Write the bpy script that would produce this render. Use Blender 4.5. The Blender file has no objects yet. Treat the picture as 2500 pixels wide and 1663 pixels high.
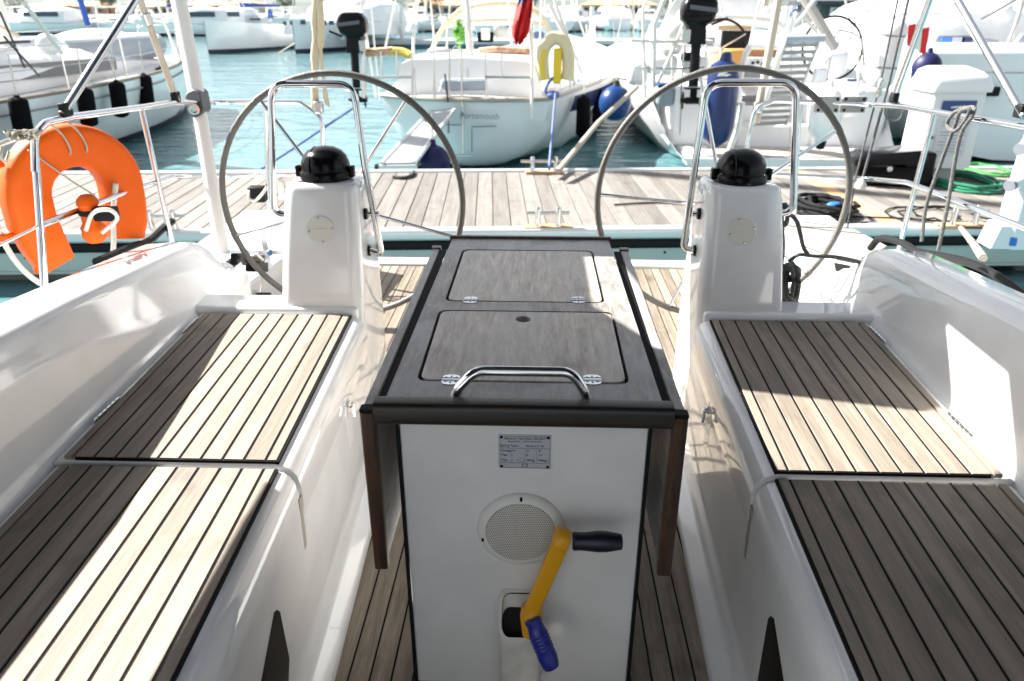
import bpy, bmesh, math, random
from mathutils import Vector, Matrix, Euler, noise
random.seed(7)
R = math.radians
scene = bpy.context.scene
COL = scene.collection

# ------------------------------------------------------------------ camera
CAM = Vector((0.023, 0.0, 2.09))
FPX = 1800.0                      # focal length in pixels of the 2500 px wide photograph
PITCH, YAW = R(24.25), R(2.0)
cam_d = bpy.data.cameras.new('camera')
cam = bpy.data.objects.new('camera', cam_d)
COL.objects.link(cam)
cam.location = CAM
cam.rotation_euler = (math.pi / 2 - PITCH, 0, YAW)
cam_d.sensor_width = 36.0
cam_d.lens = FPX / 2500 * 36.0
cam_d.clip_start = 0.05
cam_d.clip_end = 3000
cam_d.dof.use_dof = True
cam_d.dof.focus_distance = 1.9
cam_d.dof.aperture_fstop = 4.2
scene.camera = cam
CROT = Euler(cam.rotation_euler).to_matrix()

# ------------------------------------------------------------------ sky, sun, exposure
SUN = Vector((-1.07, 0.45, 1.0)).normalized()     # direction towards the sun
world = bpy.data.worlds.new('World')
scene.world = world
world.use_nodes = True
wn = world.node_tree
bg = wn.nodes['Background']
sky = wn.nodes.new('ShaderNodeTexSky')
sky.sky_type = 'NISHITA'
sky.sun_disc = False
sky.sun_elevation = math.asin(SUN.z)
sky.sun_rotation = math.atan2(SUN.x, SUN.y)
sky.dust_density = 2.0
hsv = wn.nodes.new('ShaderNodeHueSaturation')
hsv.inputs['Saturation'].default_value = 0.3        # sky colour muted so that shaded whites stay neutral
wn.links.new(sky.outputs[0], hsv.inputs['Color'])
wn.links.new(hsv.outputs[0], bg.inputs[0])
bg.inputs[1].default_value = 0.062
sun_d = bpy.data.lights.new('sun', 'SUN')
sun = bpy.data.objects.new('sun', sun_d)
COL.objects.link(sun)
sun.rotation_euler = SUN.to_track_quat('Z', 'Y').to_euler()
sun_d.energy = 5.0
sun_d.angle = R(0.53)
sun_d.color = (1.0, 0.965, 0.91)
scene.view_settings.view_transform = 'Standard'
scene.view_settings.look = 'None'
scene.view_settings.gamma = 1.0
scene.view_settings.exposure = 1.98
scene.render.engine = 'CYCLES'
scene.cycles.use_denoising = True
scene.cycles.max_bounces = 8
scene.cycles.caustics_reflective = False
scene.cycles.caustics_refractive = False

# ------------------------------------------------------------------ survey helpers: photograph pixel + one known coordinate -> point in the place
def ray(u, v):
    return CROT @ Vector(((u - 1250) / FPX, (831.5 - v) / FPX, -1.0))
def PZ(u, v, z):
    d = ray(u, v); return CAM + d * ((z - CAM.z) / d.z)
def PY(u, v, y):
    d = ray(u, v); return CAM + d * ((y - CAM.y) / d.y)
def PX(u, v, x):
    d = ray(u, v); return CAM + d * ((x - CAM.x) / d.x)
def PD(u, v, dep):
    return CAM + ray(u, v) * dep

# ------------------------------------------------------------------ materials
MATS = {}
def _nt(name):
    m = bpy.data.materials.new(name); m.use_nodes = True
    nt = m.node_tree
    return m, nt, nt.nodes['Principled BSDF']
def rgba(c): return (c[0], c[1], c[2], 1.0)
def mat(name, col, rough=0.5, metal=0.0, coat=0.0, var=0.0, vscale=6.0, bump=0.0, bscale=80.0, spec=0.5, emis=None, rvar=0.0):
    m, nt, p = _nt(name)
    p.inputs['Base Color'].default_value = rgba(col)
    p.inputs['Roughness'].default_value = rough
    p.inputs['Metallic'].default_value = metal
    p.inputs['Coat Weight'].default_value = coat
    p.inputs['Coat Roughness'].default_value = 0.03
    p.inputs['Specular IOR Level'].default_value = spec
    tc = nt.nodes.new('ShaderNodeTexCoord')
    if var or rvar:
        n = nt.nodes.new('ShaderNodeTexNoise'); n.inputs['Scale'].default_value = vscale; n.inputs['Detail'].default_value = 6
        nt.links.new(tc.outputs['Object'], n.inputs['Vector'])
        if var:
            mx = nt.nodes.new('ShaderNodeMix'); mx.data_type = 'RGBA'
            mx.inputs['A'].default_value = rgba([c * (1 - var) for c in col])
            mx.inputs['B'].default_value = rgba([min(1, c * (1 + var)) for c in col])
            mr = nt.nodes.new('ShaderNodeMapRange'); mr.inputs[1].default_value = .3; mr.inputs[2].default_value = .7
            nt.links.new(n.outputs[0], mr.inputs[0]); nt.links.new(mr.outputs[0], mx.inputs['Factor'])
            nt.links.new(mx.outputs['Result'], p.inputs['Base Color'])
        if rvar:
            mr2 = nt.nodes.new('ShaderNodeMapRange'); mr2.inputs[1].default_value = .3; mr2.inputs[2].default_value = .7
            mr2.inputs[3].default_value = max(.02, rough - rvar); mr2.inputs[4].default_value = rough + rvar
            nt.links.new(n.outputs[0], mr2.inputs[0]); nt.links.new(mr2.outputs[0], p.inputs['Roughness'])
    if bump:
        n2 = nt.nodes.new('ShaderNodeTexNoise'); n2.inputs['Scale'].default_value = bscale; n2.inputs['Detail'].default_value = 4
        nt.links.new(tc.outputs['Object'], n2.inputs['Vector'])
        b = nt.nodes.new('ShaderNodeBump'); b.inputs['Strength'].default_value = bump; b.inputs['Distance'].default_value = 0.01
        nt.links.new(n2.outputs[0], b.inputs['Height']); nt.links.new(b.outputs[0], p.inputs['Normal'])
    if emis:
        p.inputs['Emission Color'].default_value = rgba(col); p.inputs['Emission Strength'].default_value = emis
    MATS[name] = m
    return m

def wood(name, dark, light, stretch=(28, 1.4, 28), rough=0.65, stain=0.0, rnd=0.35, bump=0.25, grey=None, sfine=9.0):
    """weathered timber: grain drawn out along local y, each piece with its own tone, optional dark blotches"""
    m, nt, p = _nt(name)
    L = nt.links.new
    tc = nt.nodes.new('ShaderNodeTexCoord'); oi = nt.nodes.new('ShaderNodeObjectInfo')
    mul = nt.nodes.new('ShaderNodeVectorMath'); mul.operation = 'SCALE'; mul.inputs['Scale'].default_value = 37.0
    comb = nt.nodes.new('ShaderNodeCombineXYZ')
    for i in range(3): L(oi.outputs['Random'], comb.inputs[i])
    L(comb.outputs[0], mul.inputs[0])
    add = nt.nodes.new('ShaderNodeVectorMath'); add.operation = 'ADD'
    L(tc.outputs['Object'], add.inputs[0]); L(mul.outputs[0], add.inputs[1])
    mp = nt.nodes.new('ShaderNodeMapping'); mp.inputs['Scale'].default_value = stretch
    L(add.outputs[0], mp.inputs[0])
    n = nt.nodes.new('ShaderNodeTexNoise'); n.inputs['Scale'].default_value = 1.0; n.inputs['Detail'].default_value = 8; n.inputs['Distortion'].default_value = .6
    L(mp.outputs[0], n.inputs['Vector'])
    mp2 = nt.nodes.new('ShaderNodeMapping'); mp2.inputs['Scale'].default_value = [s * sfine for s in (stretch[0], stretch[1], stretch[2])]
    L(add.outputs[0], mp2.inputs[0])
    nf = nt.nodes.new('ShaderNodeTexNoise'); nf.inputs['Scale'].default_value = 1.0; nf.inputs['Detail'].default_value = 3
    L(mp2.outputs[0], nf.inputs['Vector'])
    ad = nt.nodes.new('ShaderNodeMath'); ad.operation = 'MULTIPLY_ADD'; ad.inputs[1].default_value = .6; L(nf.outputs[0], ad.inputs[0]); L(n.outputs[0], ad.inputs[2])
    rm = nt.nodes.new('ShaderNodeMath'); rm.operation = 'MULTIPLY_ADD'; rm.inputs[1].default_value = rnd; L(oi.outputs['Random'], rm.inputs[0]); L(ad.outputs[0], rm.inputs[2])
    mr = nt.nodes.new('ShaderNodeMapRange'); mr.inputs[1].default_value = .62 + .1 * rnd; mr.inputs[2].default_value = 1.08 + .8 * rnd
    L(rm.outputs[0], mr.inputs[0])
    mx = nt.nodes.new('ShaderNodeMix'); mx.data_type = 'RGBA'; mx.inputs['A'].default_value = rgba(dark); mx.inputs['B'].default_value = rgba(light)
    L(mr.outputs[0], mx.inputs['Factor'])
    out = mx.outputs['Result']
    if grey:
        ng = nt.nodes.new('ShaderNodeTexNoise'); ng.inputs['Scale'].default_value = 5; ng.inputs['Detail'].default_value = 5; L(add.outputs[0], ng.inputs['Vector'])
        mg = nt.nodes.new('ShaderNodeMapRange'); mg.inputs[1].default_value = .4; mg.inputs[2].default_value = .62; L(ng.outputs[0], mg.inputs[0])
        m2 = nt.nodes.new('ShaderNodeMix'); m2.data_type = 'RGBA'; L(out, m2.inputs['A']); m2.inputs['B'].default_value = rgba(grey)
        mgm = nt.nodes.new('ShaderNodeMath'); mgm.operation = 'MULTIPLY'; mgm.inputs[1].default_value = .7; L(mg.outputs[0], mgm.inputs[0]); L(mgm.outputs[0], m2.inputs['Factor'])
        out = m2.outputs['Result']
    if stain:
        ns = nt.nodes.new('ShaderNodeTexNoise'); ns.inputs['Scale'].default_value = 7; ns.inputs['Detail'].default_value = 7; L(add.outputs[0], ns.inputs['Vector'])
        ms = nt.nodes.new('ShaderNodeMapRange'); ms.inputs[1].default_value = .56; ms.inputs[2].default_value = .75; ms.inputs[4].default_value = stain; L(ns.outputs[0], ms.inputs[0])
        m3 = nt.nodes.new('ShaderNodeMix'); m3.data_type = 'RGBA'; L(out, m3.inputs['A']); m3.inputs['B'].default_value = rgba([c * .3 for c in dark]); L(ms.outputs[0], m3.inputs['Factor'])
        out = m3.outputs['Result']
    L(out, p.inputs['Base Color'])
    p.inputs['Roughness'].default_value = rough
    p.inputs['Specular IOR Level'].default_value = .3 if rough > .5 else .6
    b = nt.nodes.new('ShaderNodeBump'); b.inputs['Strength'].default_value = bump; b.inputs['Distance'].default_value = .003
    L(ad.outputs[0], b.inputs['Height']); L(b.outputs[0], p.inputs['Normal'])
    MATS[name] = m
    return m

gel = mat('gelcoat', (.78, .782, .78), .10, coat=.6, var=.045, vscale=7, rvar=.05)
gel2 = mat('gelcoat_boat', (.75, .755, .76), .22, coat=.3, var=.03, vscale=1.5)
teak = wood('teak_seat', (.175, .148, .118), (.315, .272, .222), stain=.45, rnd=.2)
teak_sole = wood('teak_sole', (.13, .105, .078), (.33, .28, .22), stain=.5, rnd=.3)
ply = wood('weathered_ply', (.34, .295, .255), (.70, .63, .555), stretch=(60, 7, 60), stain=.55, rnd=.05, rough=.42, grey=(.50, .48, .46), bump=.35, sfine=4)
plydk = wood('weathered_ply_frame', (.17, .155, .14), (.42, .39, .36), stretch=(50, 9, 50), stain=.7, rnd=.05, rough=.40, grey=(.34, .345, .355), bump=.35, sfine=4)
maho = wood('varnished_edge', (.018, .008, .004), (.115, .045, .016), stretch=(60, 60, 5), rough=.35, stain=.8, rnd=.1)
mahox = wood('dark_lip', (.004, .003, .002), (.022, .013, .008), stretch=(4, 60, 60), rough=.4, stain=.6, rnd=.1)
dockw = wood('dock_plank', (.11, .10, .09), (.225, .209, .192), stretch=(26, 1.6, 26), stain=.3, rnd=.45, rough=.8)
orangew = wood('dock_plank_orange', (.40, .22, .11), (.56, .36, .22), stretch=(26, 1.6, 26), stain=.1, rnd=.2, rough=.8)
caulk = mat('caulk', (.005, .005, .006), .7, spec=.1)
chrome = mat('stainless', (.72, .72, .73), .09, metal=1.0, rvar=.04, vscale=30)
steel = mat('stainless_dull', (.62, .60, .57), .22, metal=1.0)
black = mat('black_plastic', (.003, .003, .004), .22, spec=.2)
blackm = mat('black_matt', (.008, .008, .009), .6, spec=.2)
rubber = mat('rubber', (.006, .007, .008), .7, spec=.2)
leather = mat('grey_leather', (.12, .112, .10), .55, bump=.4, bscale=160, var=.12, vscale=20)
orange = mat('orange_vinyl', (.70, .10, .002), .5, var=.08, vscale=5, bump=.2, bscale=18, spec=.2)
whiterope = mat('white_rope', (.70, .67, .60), .8, bump=.6, bscale=300)
cream = mat('cream_canvas', (.62, .52, .36), .8, bump=.3, bscale=40, var=.08)
navycan = mat('navy_canvas', (.018, .02, .035), .85)
whitepl = mat('white_plastic', (.74, .74, .70), .35)
ivory = mat('ivory_plastic', (.70, .69, .63), .3)
greyrope = mat('grey_rope', (.12, .12, .115), .8, bump=.7, bscale=260, var=.5, vscale=120)
darkrope = mat('dark_rope', (.03, .03, .03), .8, bump=.6, bscale=200)
tanrope = mat('tan_rope', (.42, .38, .31), .8, bump=.6, bscale=200)
bluerope = mat('blue_rope', (.12, .17, .40), .7, bump=.5, bscale=200)
alu = mat('aluminium', (.60, .63, .63), .35, metal=.4, var=.05, vscale=2)
alug = mat('aluminium_panel', (.36, .43, .41), .5, var=.08, vscale=1.2)
yellow = mat('yellow_plastic', (.74, .36, .008), .35)
bluepl = mat('blue_grip', (.012, .02, .26), .3, coat=.2)
blackgrip = mat('navy_grip', (.006, .007, .022), .35)
fblue = mat('fender_blue', (.006, .036, .135), .3, spec=.3)
fnavy = mat('fender_navy', (.008, .010, .06), .5, spec=.3)
fblack = mat('fender_cover', (.004, .004, .005), .9, spec=.1)
plate_m = mat('plate_metal', (.55, .58, .63), .35, metal=.35)
ink = mat('engraved_ink', (.13, .14, .17), .6)
inkgrey = mat('grey_lettering', (.22, .23, .26), .6)
glassd = mat('dark_window', (.03, .035, .04), .08)
glassg = mat('tinted_window', (.16, .15, .145), .15)
glassb = mat('curtained_window', (.42, .47, .54), .25)
red = mat('red_cloth', (.62, .02, .02), .7)
navy = mat('navy_paint', (.012, .02, .085), .25)
green = mat('green_hose', (.02, .20, .11), .45)
tube_w = mat('white_tube', (.74, .72, .67), .3, var=.04, vscale=4)
beige_tube = mat('worn_white_tube', (.58, .50, .40), .4, var=.12, vscale=9)
greyf = mat('grey_fabric', (.13, .135, .15), .8)
terracotta = mat('roof_tile', (.55, .30, .17), .8, var=.2, vscale=1.2)
stucco = mat('stucco', (.62, .50, .36), .85, var=.08, vscale=.6)
stucco2 = mat('stucco_pale', (.66, .62, .54), .85, var=.06, vscale=.6)
shade_g = mat('window_glass_far', (.05, .07, .10), .2)
bluecov = mat('blue_sail_cover', (.02, .08, .36), .7)

# ------------------------------------------------------------------ mesh helpers
ORG = {}
def _finish(o, parent, label, cat, group, kind):
    if parent is not None: o.parent = parent
    if label: o['label'] = label
    if cat: o['category'] = cat
    if group: o['group'] = group
    if kind: o['kind'] = kind
    return o
def thing(name, label, cat, loc, group=None, kind=None):
    e = bpy.data.objects.new(name, None); COL.objects.link(e)
    e.location = loc; e.empty_display_size = .1
    ORG[e.name] = Vector(loc)
    return _finish(e, None, label, cat, group, kind)

def fillet(pts, r, seg=5):
    pts = [Vector(p) for p in pts]
    out = [pts[0]]
    for i in range(1, len(pts) - 1):
        a, b, c = pts[i - 1], pts[i], pts[i + 1]
        u, w = (a - b), (c - b)
        lu, lw = u.length, w.length
        if lu < 1e-6 or lw < 1e-6: continue
        u /= lu; w /= lw
        ang = u.angle(w)
        if ang > 3.1: out.append(b); continue
        t = min(r / math.tan(ang / 2), lu * .48, lw * .48)
        p0, p1 = b + u * t, b + w * t
        for k in range(seg + 1):
            s = k / seg
            out.append(p0 * (1 - s) ** 2 + b * 2 * s * (1 - s) + p1 * s * s)
    out.append(pts[-1])
    return out
def smooth_path(pts, n=6):
    """Catmull-Rom through the points"""
    P = [Vector(p) for p in pts]
    P = [P[0] * 2 - P[1]] + P + [P[-1] * 2 - P[-2]]
    out = []
    for i in range(1, len(P) - 2):
        for k in range(n):
            t = k / n
            a, b, c, d = P[i - 1], P[i], P[i + 1], P[i + 2]
            out.append(.5 * ((2 * b) + (c - a) * t + (2 * a - 5 * b + 4 * c - d) * t * t + (3 * b - a - 3 * c + d) * t ** 3))
    out.append(P[-2])
    return out
def rrect(w, h, r, n=4):
    """rounded rectangle outline, centred"""
    o = []
    for cx, cy, a0 in ((w/2-r, h/2-r, 0), (-w/2+r, h/2-r, 90), (-w/2+r, -h/2+r, 180), (w/2-r, -h/2+r, 270)):
        for k in range(n + 1):
            a = R(a0 + 90 * k / n)
            o.append((cx + r * math.cos(a), cy + r * math.sin(a)))
    return o

class MB:
    def __init__(s): s.v = []; s.f = []; s.mi = []; s.cur = 0
    def add(s, vs, fs):
        b = len(s.v); s.v += [Vector(v) for v in vs]
        for f in fs: s.f.append([b + i for i in f]); s.mi.append(s.cur)
        return s
    def box(s, c, d, rot=None):
        c = Vector(c); h = [x / 2 for x in d]
        vs = [Vector((x * h[0], y * h[1], z * h[2])) for z in (-1, 1) for y in (-1, 1) for x in (-1, 1)]
        if rot is not None: vs = [rot @ v for v in vs]
        return s.add([c + v for v in vs], [(0,2,3,1), (4,5,7,6), (0,1,5,4), (2,6,7,3), (0,4,6,2), (1,3,7,5)])
    def bx(s, x0, x1, y0, y1, z0, z1):
        return s.box(((x0+x1)/2, (y0+y1)/2, (z0+z1)/2), (abs(x1-x0), abs(y1-y0), abs(z1-z0)))
    def hexa(s, p):   # 4 bottom, 4 top
        return s.add(p, [(3,2,1,0), (4,5,6,7), (0,1,5,4), (1,2,6,5), (2,3,7,6), (3,0,4,7)])
    def prism(s, pts, vec):
        n = len(pts); pts = [Vector(p) for p in pts]; vec = Vector(vec)
        fs = [list(range(n))[::-1], [n + i for i in range(n)]]
        fs += [(i, (i+1) % n, n + (i+1) % n, n + i) for i in range(n)]
        return s.add(pts + [p + vec for p in pts], fs)
    def loft(s, rings, closed=True, caps=True):
        n = len(rings[0]); vs = [p for r in rings for p in r]; fs = []
        m = n if closed else n - 1
        for i in range(len(rings) - 1):
            for j in range(m):
                k = (j + 1) % n
                fs.append((i*n + j, i*n + k, (i+1)*n + k, (i+1)*n + j))
        if caps and closed:
            fs.append(list(range(n))[::-1]); e = (len(rings) - 1) * n
            fs.append([e + j for j in range(n)])
        return s.add(vs, fs)
    def tube(s, pts, r, n=10, closed=False, flat=None):
        pts = [Vector(p) for p in pts]
        N = len(pts)
        rr = r if isinstance(r, (list, tuple)) else [r] * N
        tang = []
        for i in range(N):
            a = pts[(i-1) % N] if (closed or i > 0) else pts[i]
            b = pts[(i+1) % N] if (closed or i < N-1) else pts[i]
            t = b - a
            tang.append(t.normalized() if t.length > 1e-9 else Vector((0,0,1)))
        up = Vector((0,0,1)) if abs(tang[0].z) < .9 else Vector((1,0,0))
        nn = (up - tang[0] * up.dot(tang[0])).normalized()
        rings = []
        for i in range(N):
            nn = nn - tang[i] * nn.dot(tang[i])
            nn.normalize()
            bb = tang[i].cross(nn)
            fa, fb = (flat or (1, 1))
            rings.append([pts[i] + (nn * math.cos(2*math.pi*k/n) * fa + bb * math.sin(2*math.pi*k/n) * fb) * rr[i] for k in range(n)])
        if closed: rings.append(rings[0]); return s.loft(rings, caps=False)
        return s.loft(rings)
    def lathe(s, prof, org, axis, n=20, up=None):
        """prof: list of (radius, height along axis)"""
        org = Vector(org); ax = Vector(axis).normalized()
        u = Vector(up) if up else (Vector((0,0,1)) if abs(ax.z) < .9 else Vector((1,0,0)))
        u = (u - ax * u.dot(ax)).normalized(); w = ax.cross(u)
        rings = [[org + ax * h + (u * math.cos(2*math.pi*k/n) + w * math.sin(2*math.pi*k/n)) * max(r, 1e-4) for k in range(n)] for r, h in prof]
        return s.loft(rings)
    def ball(s, c, r, sc=(1,1,1), nu=16, nv=10):
        c = Vector(c)
        prof = []
        rings = []
        for i in range(nv + 1):
            a = math.pi * i / nv
            rings.append([c + Vector((r*sc[0]*math.sin(a)*math.cos(2*math.pi*k/nu), r*sc[1]*math.sin(a)*math.sin(2*math.pi*k/nu), -r*sc[2]*math.cos(a))) for k in range(nu)])
        return s.loft(rings)
    def mesh(s, name, mats, org=Vector((0,0,0)), smooth=None, merge=True):
        me = bpy.data.meshes.new(name)
        me.from_pydata([tuple(v - org) for v in s.v], [], s.f)
        if not isinstance(mats, (list, tuple)): mats = [mats]
        for m in mats: me.materials.append(m)
        for p, i in zip(me.polygons, s.mi): p.material_index = i
        bm = bmesh.new(); bm.from_mesh(me)
        if merge: bmesh.ops.remove_doubles(bm, verts=bm.verts, dist=1e-5)
        bmesh.ops.recalc_face_normals(bm, faces=bm.faces)
        bm.to_mesh(me); bm.free()
        if smooth:
            me.shade_smooth(); me.set_sharp_from_angle(angle=R(smooth))
        return me
    def build(s, name, mats, parent=None, label=None, cat=None, group=None, kind=None, smooth=40, bevel=None, org=None, bseg=2):
        if parent is not None: o0 = ORG[parent.name]; loc = Vector((0,0,0))
        else: o0 = Vector(org) if org is not None else sum(s.v, Vector()) / max(1, len(s.v)); loc = o0
        o = bpy.data.objects.new(name, s.mesh(name, mats, o0, smooth)); COL.objects.link(o)
        o.location = loc; ORG[o.name] = o0
        if bevel:
            b = o.modifiers.new('bevel', 'BEVEL'); b.width = bevel; b.segments = bseg; b.limit_method = 'ANGLE'; b.angle_limit = R(35); b.harden_normals = False
        return _finish(o, parent, label, cat, group, kind)

def inst(name, me, loc, parent, rot=None):
    """an object that shares mesh data, placed at a world location under a parent without rotation"""
    o = bpy.data.objects.new(name, me); COL.objects.link(o)
    o.parent = parent; o.location = Vector(loc) - ORG[parent.name]
    if rot is not None: o.rotation_euler = rot
    ORG[o.name] = Vector(loc)
    return o

def plate(name, outline, holes, z0, z1, m, parent, bevel=0.0):
    """flat plate in the xy plane with holes (2-D filled curve turned into a mesh)"""
    cu = bpy.data.curves.new(name, 'CURVE'); cu.dimensions = '2D'; cu.fill_mode = 'BOTH'; cu.extrude = (z1 - z0) / 2
    if bevel: cu.bevel_depth = bevel; cu.bevel_resolution = 1; cu.extrude -= bevel; cu.offset = -bevel
    o0 = ORG[parent.name]
    for lp in [outline] + holes:
        sp = cu.splines.new('POLY'); sp.points.add(len(lp) - 1)
        for p, q in zip(sp.points, lp): p.co = (q[0] - o0.x, q[1] - o0.y, 0, 1)
        sp.use_cyclic_u = True
    tmp = bpy.data.objects.new('tmp', cu)
    me = bpy.data.meshes.new_from_object(tmp)
    bpy.data.objects.remove(tmp)
    me.materials.clear(); me.materials.append(m)
    for p in me.polygons: p.use_smooth = False
    o = bpy.data.objects.new(name, me); COL.objects.link(o)
    o.parent = parent; o.location = (0, 0, (z0 + z1) / 2 - o0.z)
    ORG[o.name] = o0
    return o
def text(body, size, loc, parent, m, rot=(math.pi/2, 0, 0), align='LEFT', name='lettering', sx=1.0, depth=.0004):
    cu = bpy.data.curves.new(name, 'FONT'); cu.body = body; cu.size = size; cu.extrude = depth
    cu.align_x = align; cu.align_y = 'CENTER'; cu.resolution_u = 3
    tmp = bpy.data.objects.new('tmp', cu); me = bpy.data.meshes.new_from_object(tmp); bpy.data.objects.remove(tmp)
    me.materials.clear(); me.materials.append(m)
    o = bpy.data.objects.new(name, me); COL.objects.link(o)
    o.parent = parent; o.location = Vector(loc) - ORG[parent.name]; o.rotation_euler = rot; o.scale = (sx, 1, 1)
    return o

# ================================================================== THE SETTING: water, sky canvas, our own cockpit
SOLE, SEAT, TOP = 0.54, 1.07, 1.37
def rpoly(pts, r, seg=5):
    pts = [Vector((p[0], p[1], 0)) for p in pts]; n = len(pts); out = []
    for i in range(n):
        a, b, c = pts[i-1], pts[i], pts[(i+1) % n]
        u, w = (a-b).normalized(), (c-b).normalized(); t = r / math.tan(u.angle(w) / 2)
        for k in range(seg + 1):
            s = k / seg; q = (b+u*t)*(1-s)**2 + b*2*s*(1-s) + (b+w*t)*s*s
            out.append((q.x, q.y))
    return out
def circle2(cx, cy, rx, ry, n=20):
    return [(cx + rx*math.cos(2*math.pi*k/n), cy + ry*math.sin(2*math.pi*k/n)) for k in range(n)]

# water
def make_water():
    m, nt, p = _nt('harbour_water'); L = nt.links.new
    p.inputs['Base Color'].default_value = (.095, .20, .22, 1); p.inputs['Roughness'].default_value = .05; p.inputs['IOR'].default_value = 1.33
    geo = nt.nodes.new('ShaderNodeNewGeometry')
    hs = []
    for sc, w in (((.9, 2.2, 1), 1.0), ((4.0, 7.0, 1), .28), ((.25, .5, 1), 1.2)):
        mp = nt.nodes.new('ShaderNodeMapping'); mp.inputs['Scale'].default_value = sc; L(geo.outputs['Position'], mp.inputs[0])
        n = nt.nodes.new('ShaderNodeTexNoise'); n.inputs['Scale'].default_value = 1; n.inputs['Detail'].default_value = 3; L(mp.outputs[0], n.inputs['Vector'])
        mu = nt.nodes.new('ShaderNodeMath'); mu.operation = 'MULTIPLY'; mu.inputs[1].default_value = w; L(n.outputs[0], mu.inputs[0]); hs.append(mu)
    a = nt.nodes.new('ShaderNodeMath'); L(hs[0].outputs[0], a.inputs[0]); L(hs[1].outputs[0], a.inputs[1])
    a2 = nt.nodes.new('ShaderNodeMath'); L(a.outputs[0], a2.inputs[0]); L(hs[2].outputs[0], a2.inputs[1])
    b = nt.nodes.new('ShaderNodeBump'); b.inputs['Strength'].default_value = .3; b.inputs['Distance'].default_value = .2
    L(a2.outputs[0], b.inputs['Height']); L(b.outputs[0], p.inputs['Normal'])
    return m
water_m = make_water()
g = MB(); g.add([(-900, -300, 0), (900, -300, 0), (900, 1500, 0), (-900, 1500, 0)], [(0, 1, 2, 3)])
g.build('water', water_m, kind='structure', label='pale turquoise harbour water with small ripples', org=(0, 0, 0))

# ---- cockpit floor with teak planks
fl = MB(); fl.bx(-1.30, 1.30, .1, 4.62, SOLE - .06, SOLE - .0015)
floor = fl.build('cockpit_floor', caulk, kind='structure', label='teak planked floor of the yacht cockpit', org=(0, 2, SOLE))
PW, GAP = .050, .005
def plank_mesh(w, l, h=.008, name='plank', m=teak):
    b = MB(); c = .0012
    b.loft([[(-w/2, -l/2, 0), (w/2, -l/2, 0), (w/2, -l/2, h-c), (w/2-c, -l/2, h), (-w/2+c, -l/2, h), (-w/2, -l/2, h-c)],
            [(-w/2, l/2, 0), (w/2, l/2, 0), (w/2, l/2, h-c), (w/2-c, l/2, h), (-w/2+c, l/2, h), (-w/2, l/2, h-c)]])
    return b.mesh(name, m)
ml = plank_mesh(PW, 4.50, m=teak_sole); msh = plank_mesh(PW, 1.74, m=teak_sole)
k = 0; x = 0.0275
while x < 1.26:
    for s in (-1, 1):
        if x < .62: inst('plank', ml, (s*x, 2.36, SOLE - .008), floor)
        else: inst('plank', msh, (s*x, 3.74, SOLE - .008), floor)
    x += PW + GAP
# white transom sill at the aft end of the floor
b = MB(); b.bx(-1.32, 1.32, 4.625, 4.74, .25, SOLE + .02)
b.build('transom_sill', gel, kind='structure', label='white moulded sill across the open stern', bevel=.012)

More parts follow.
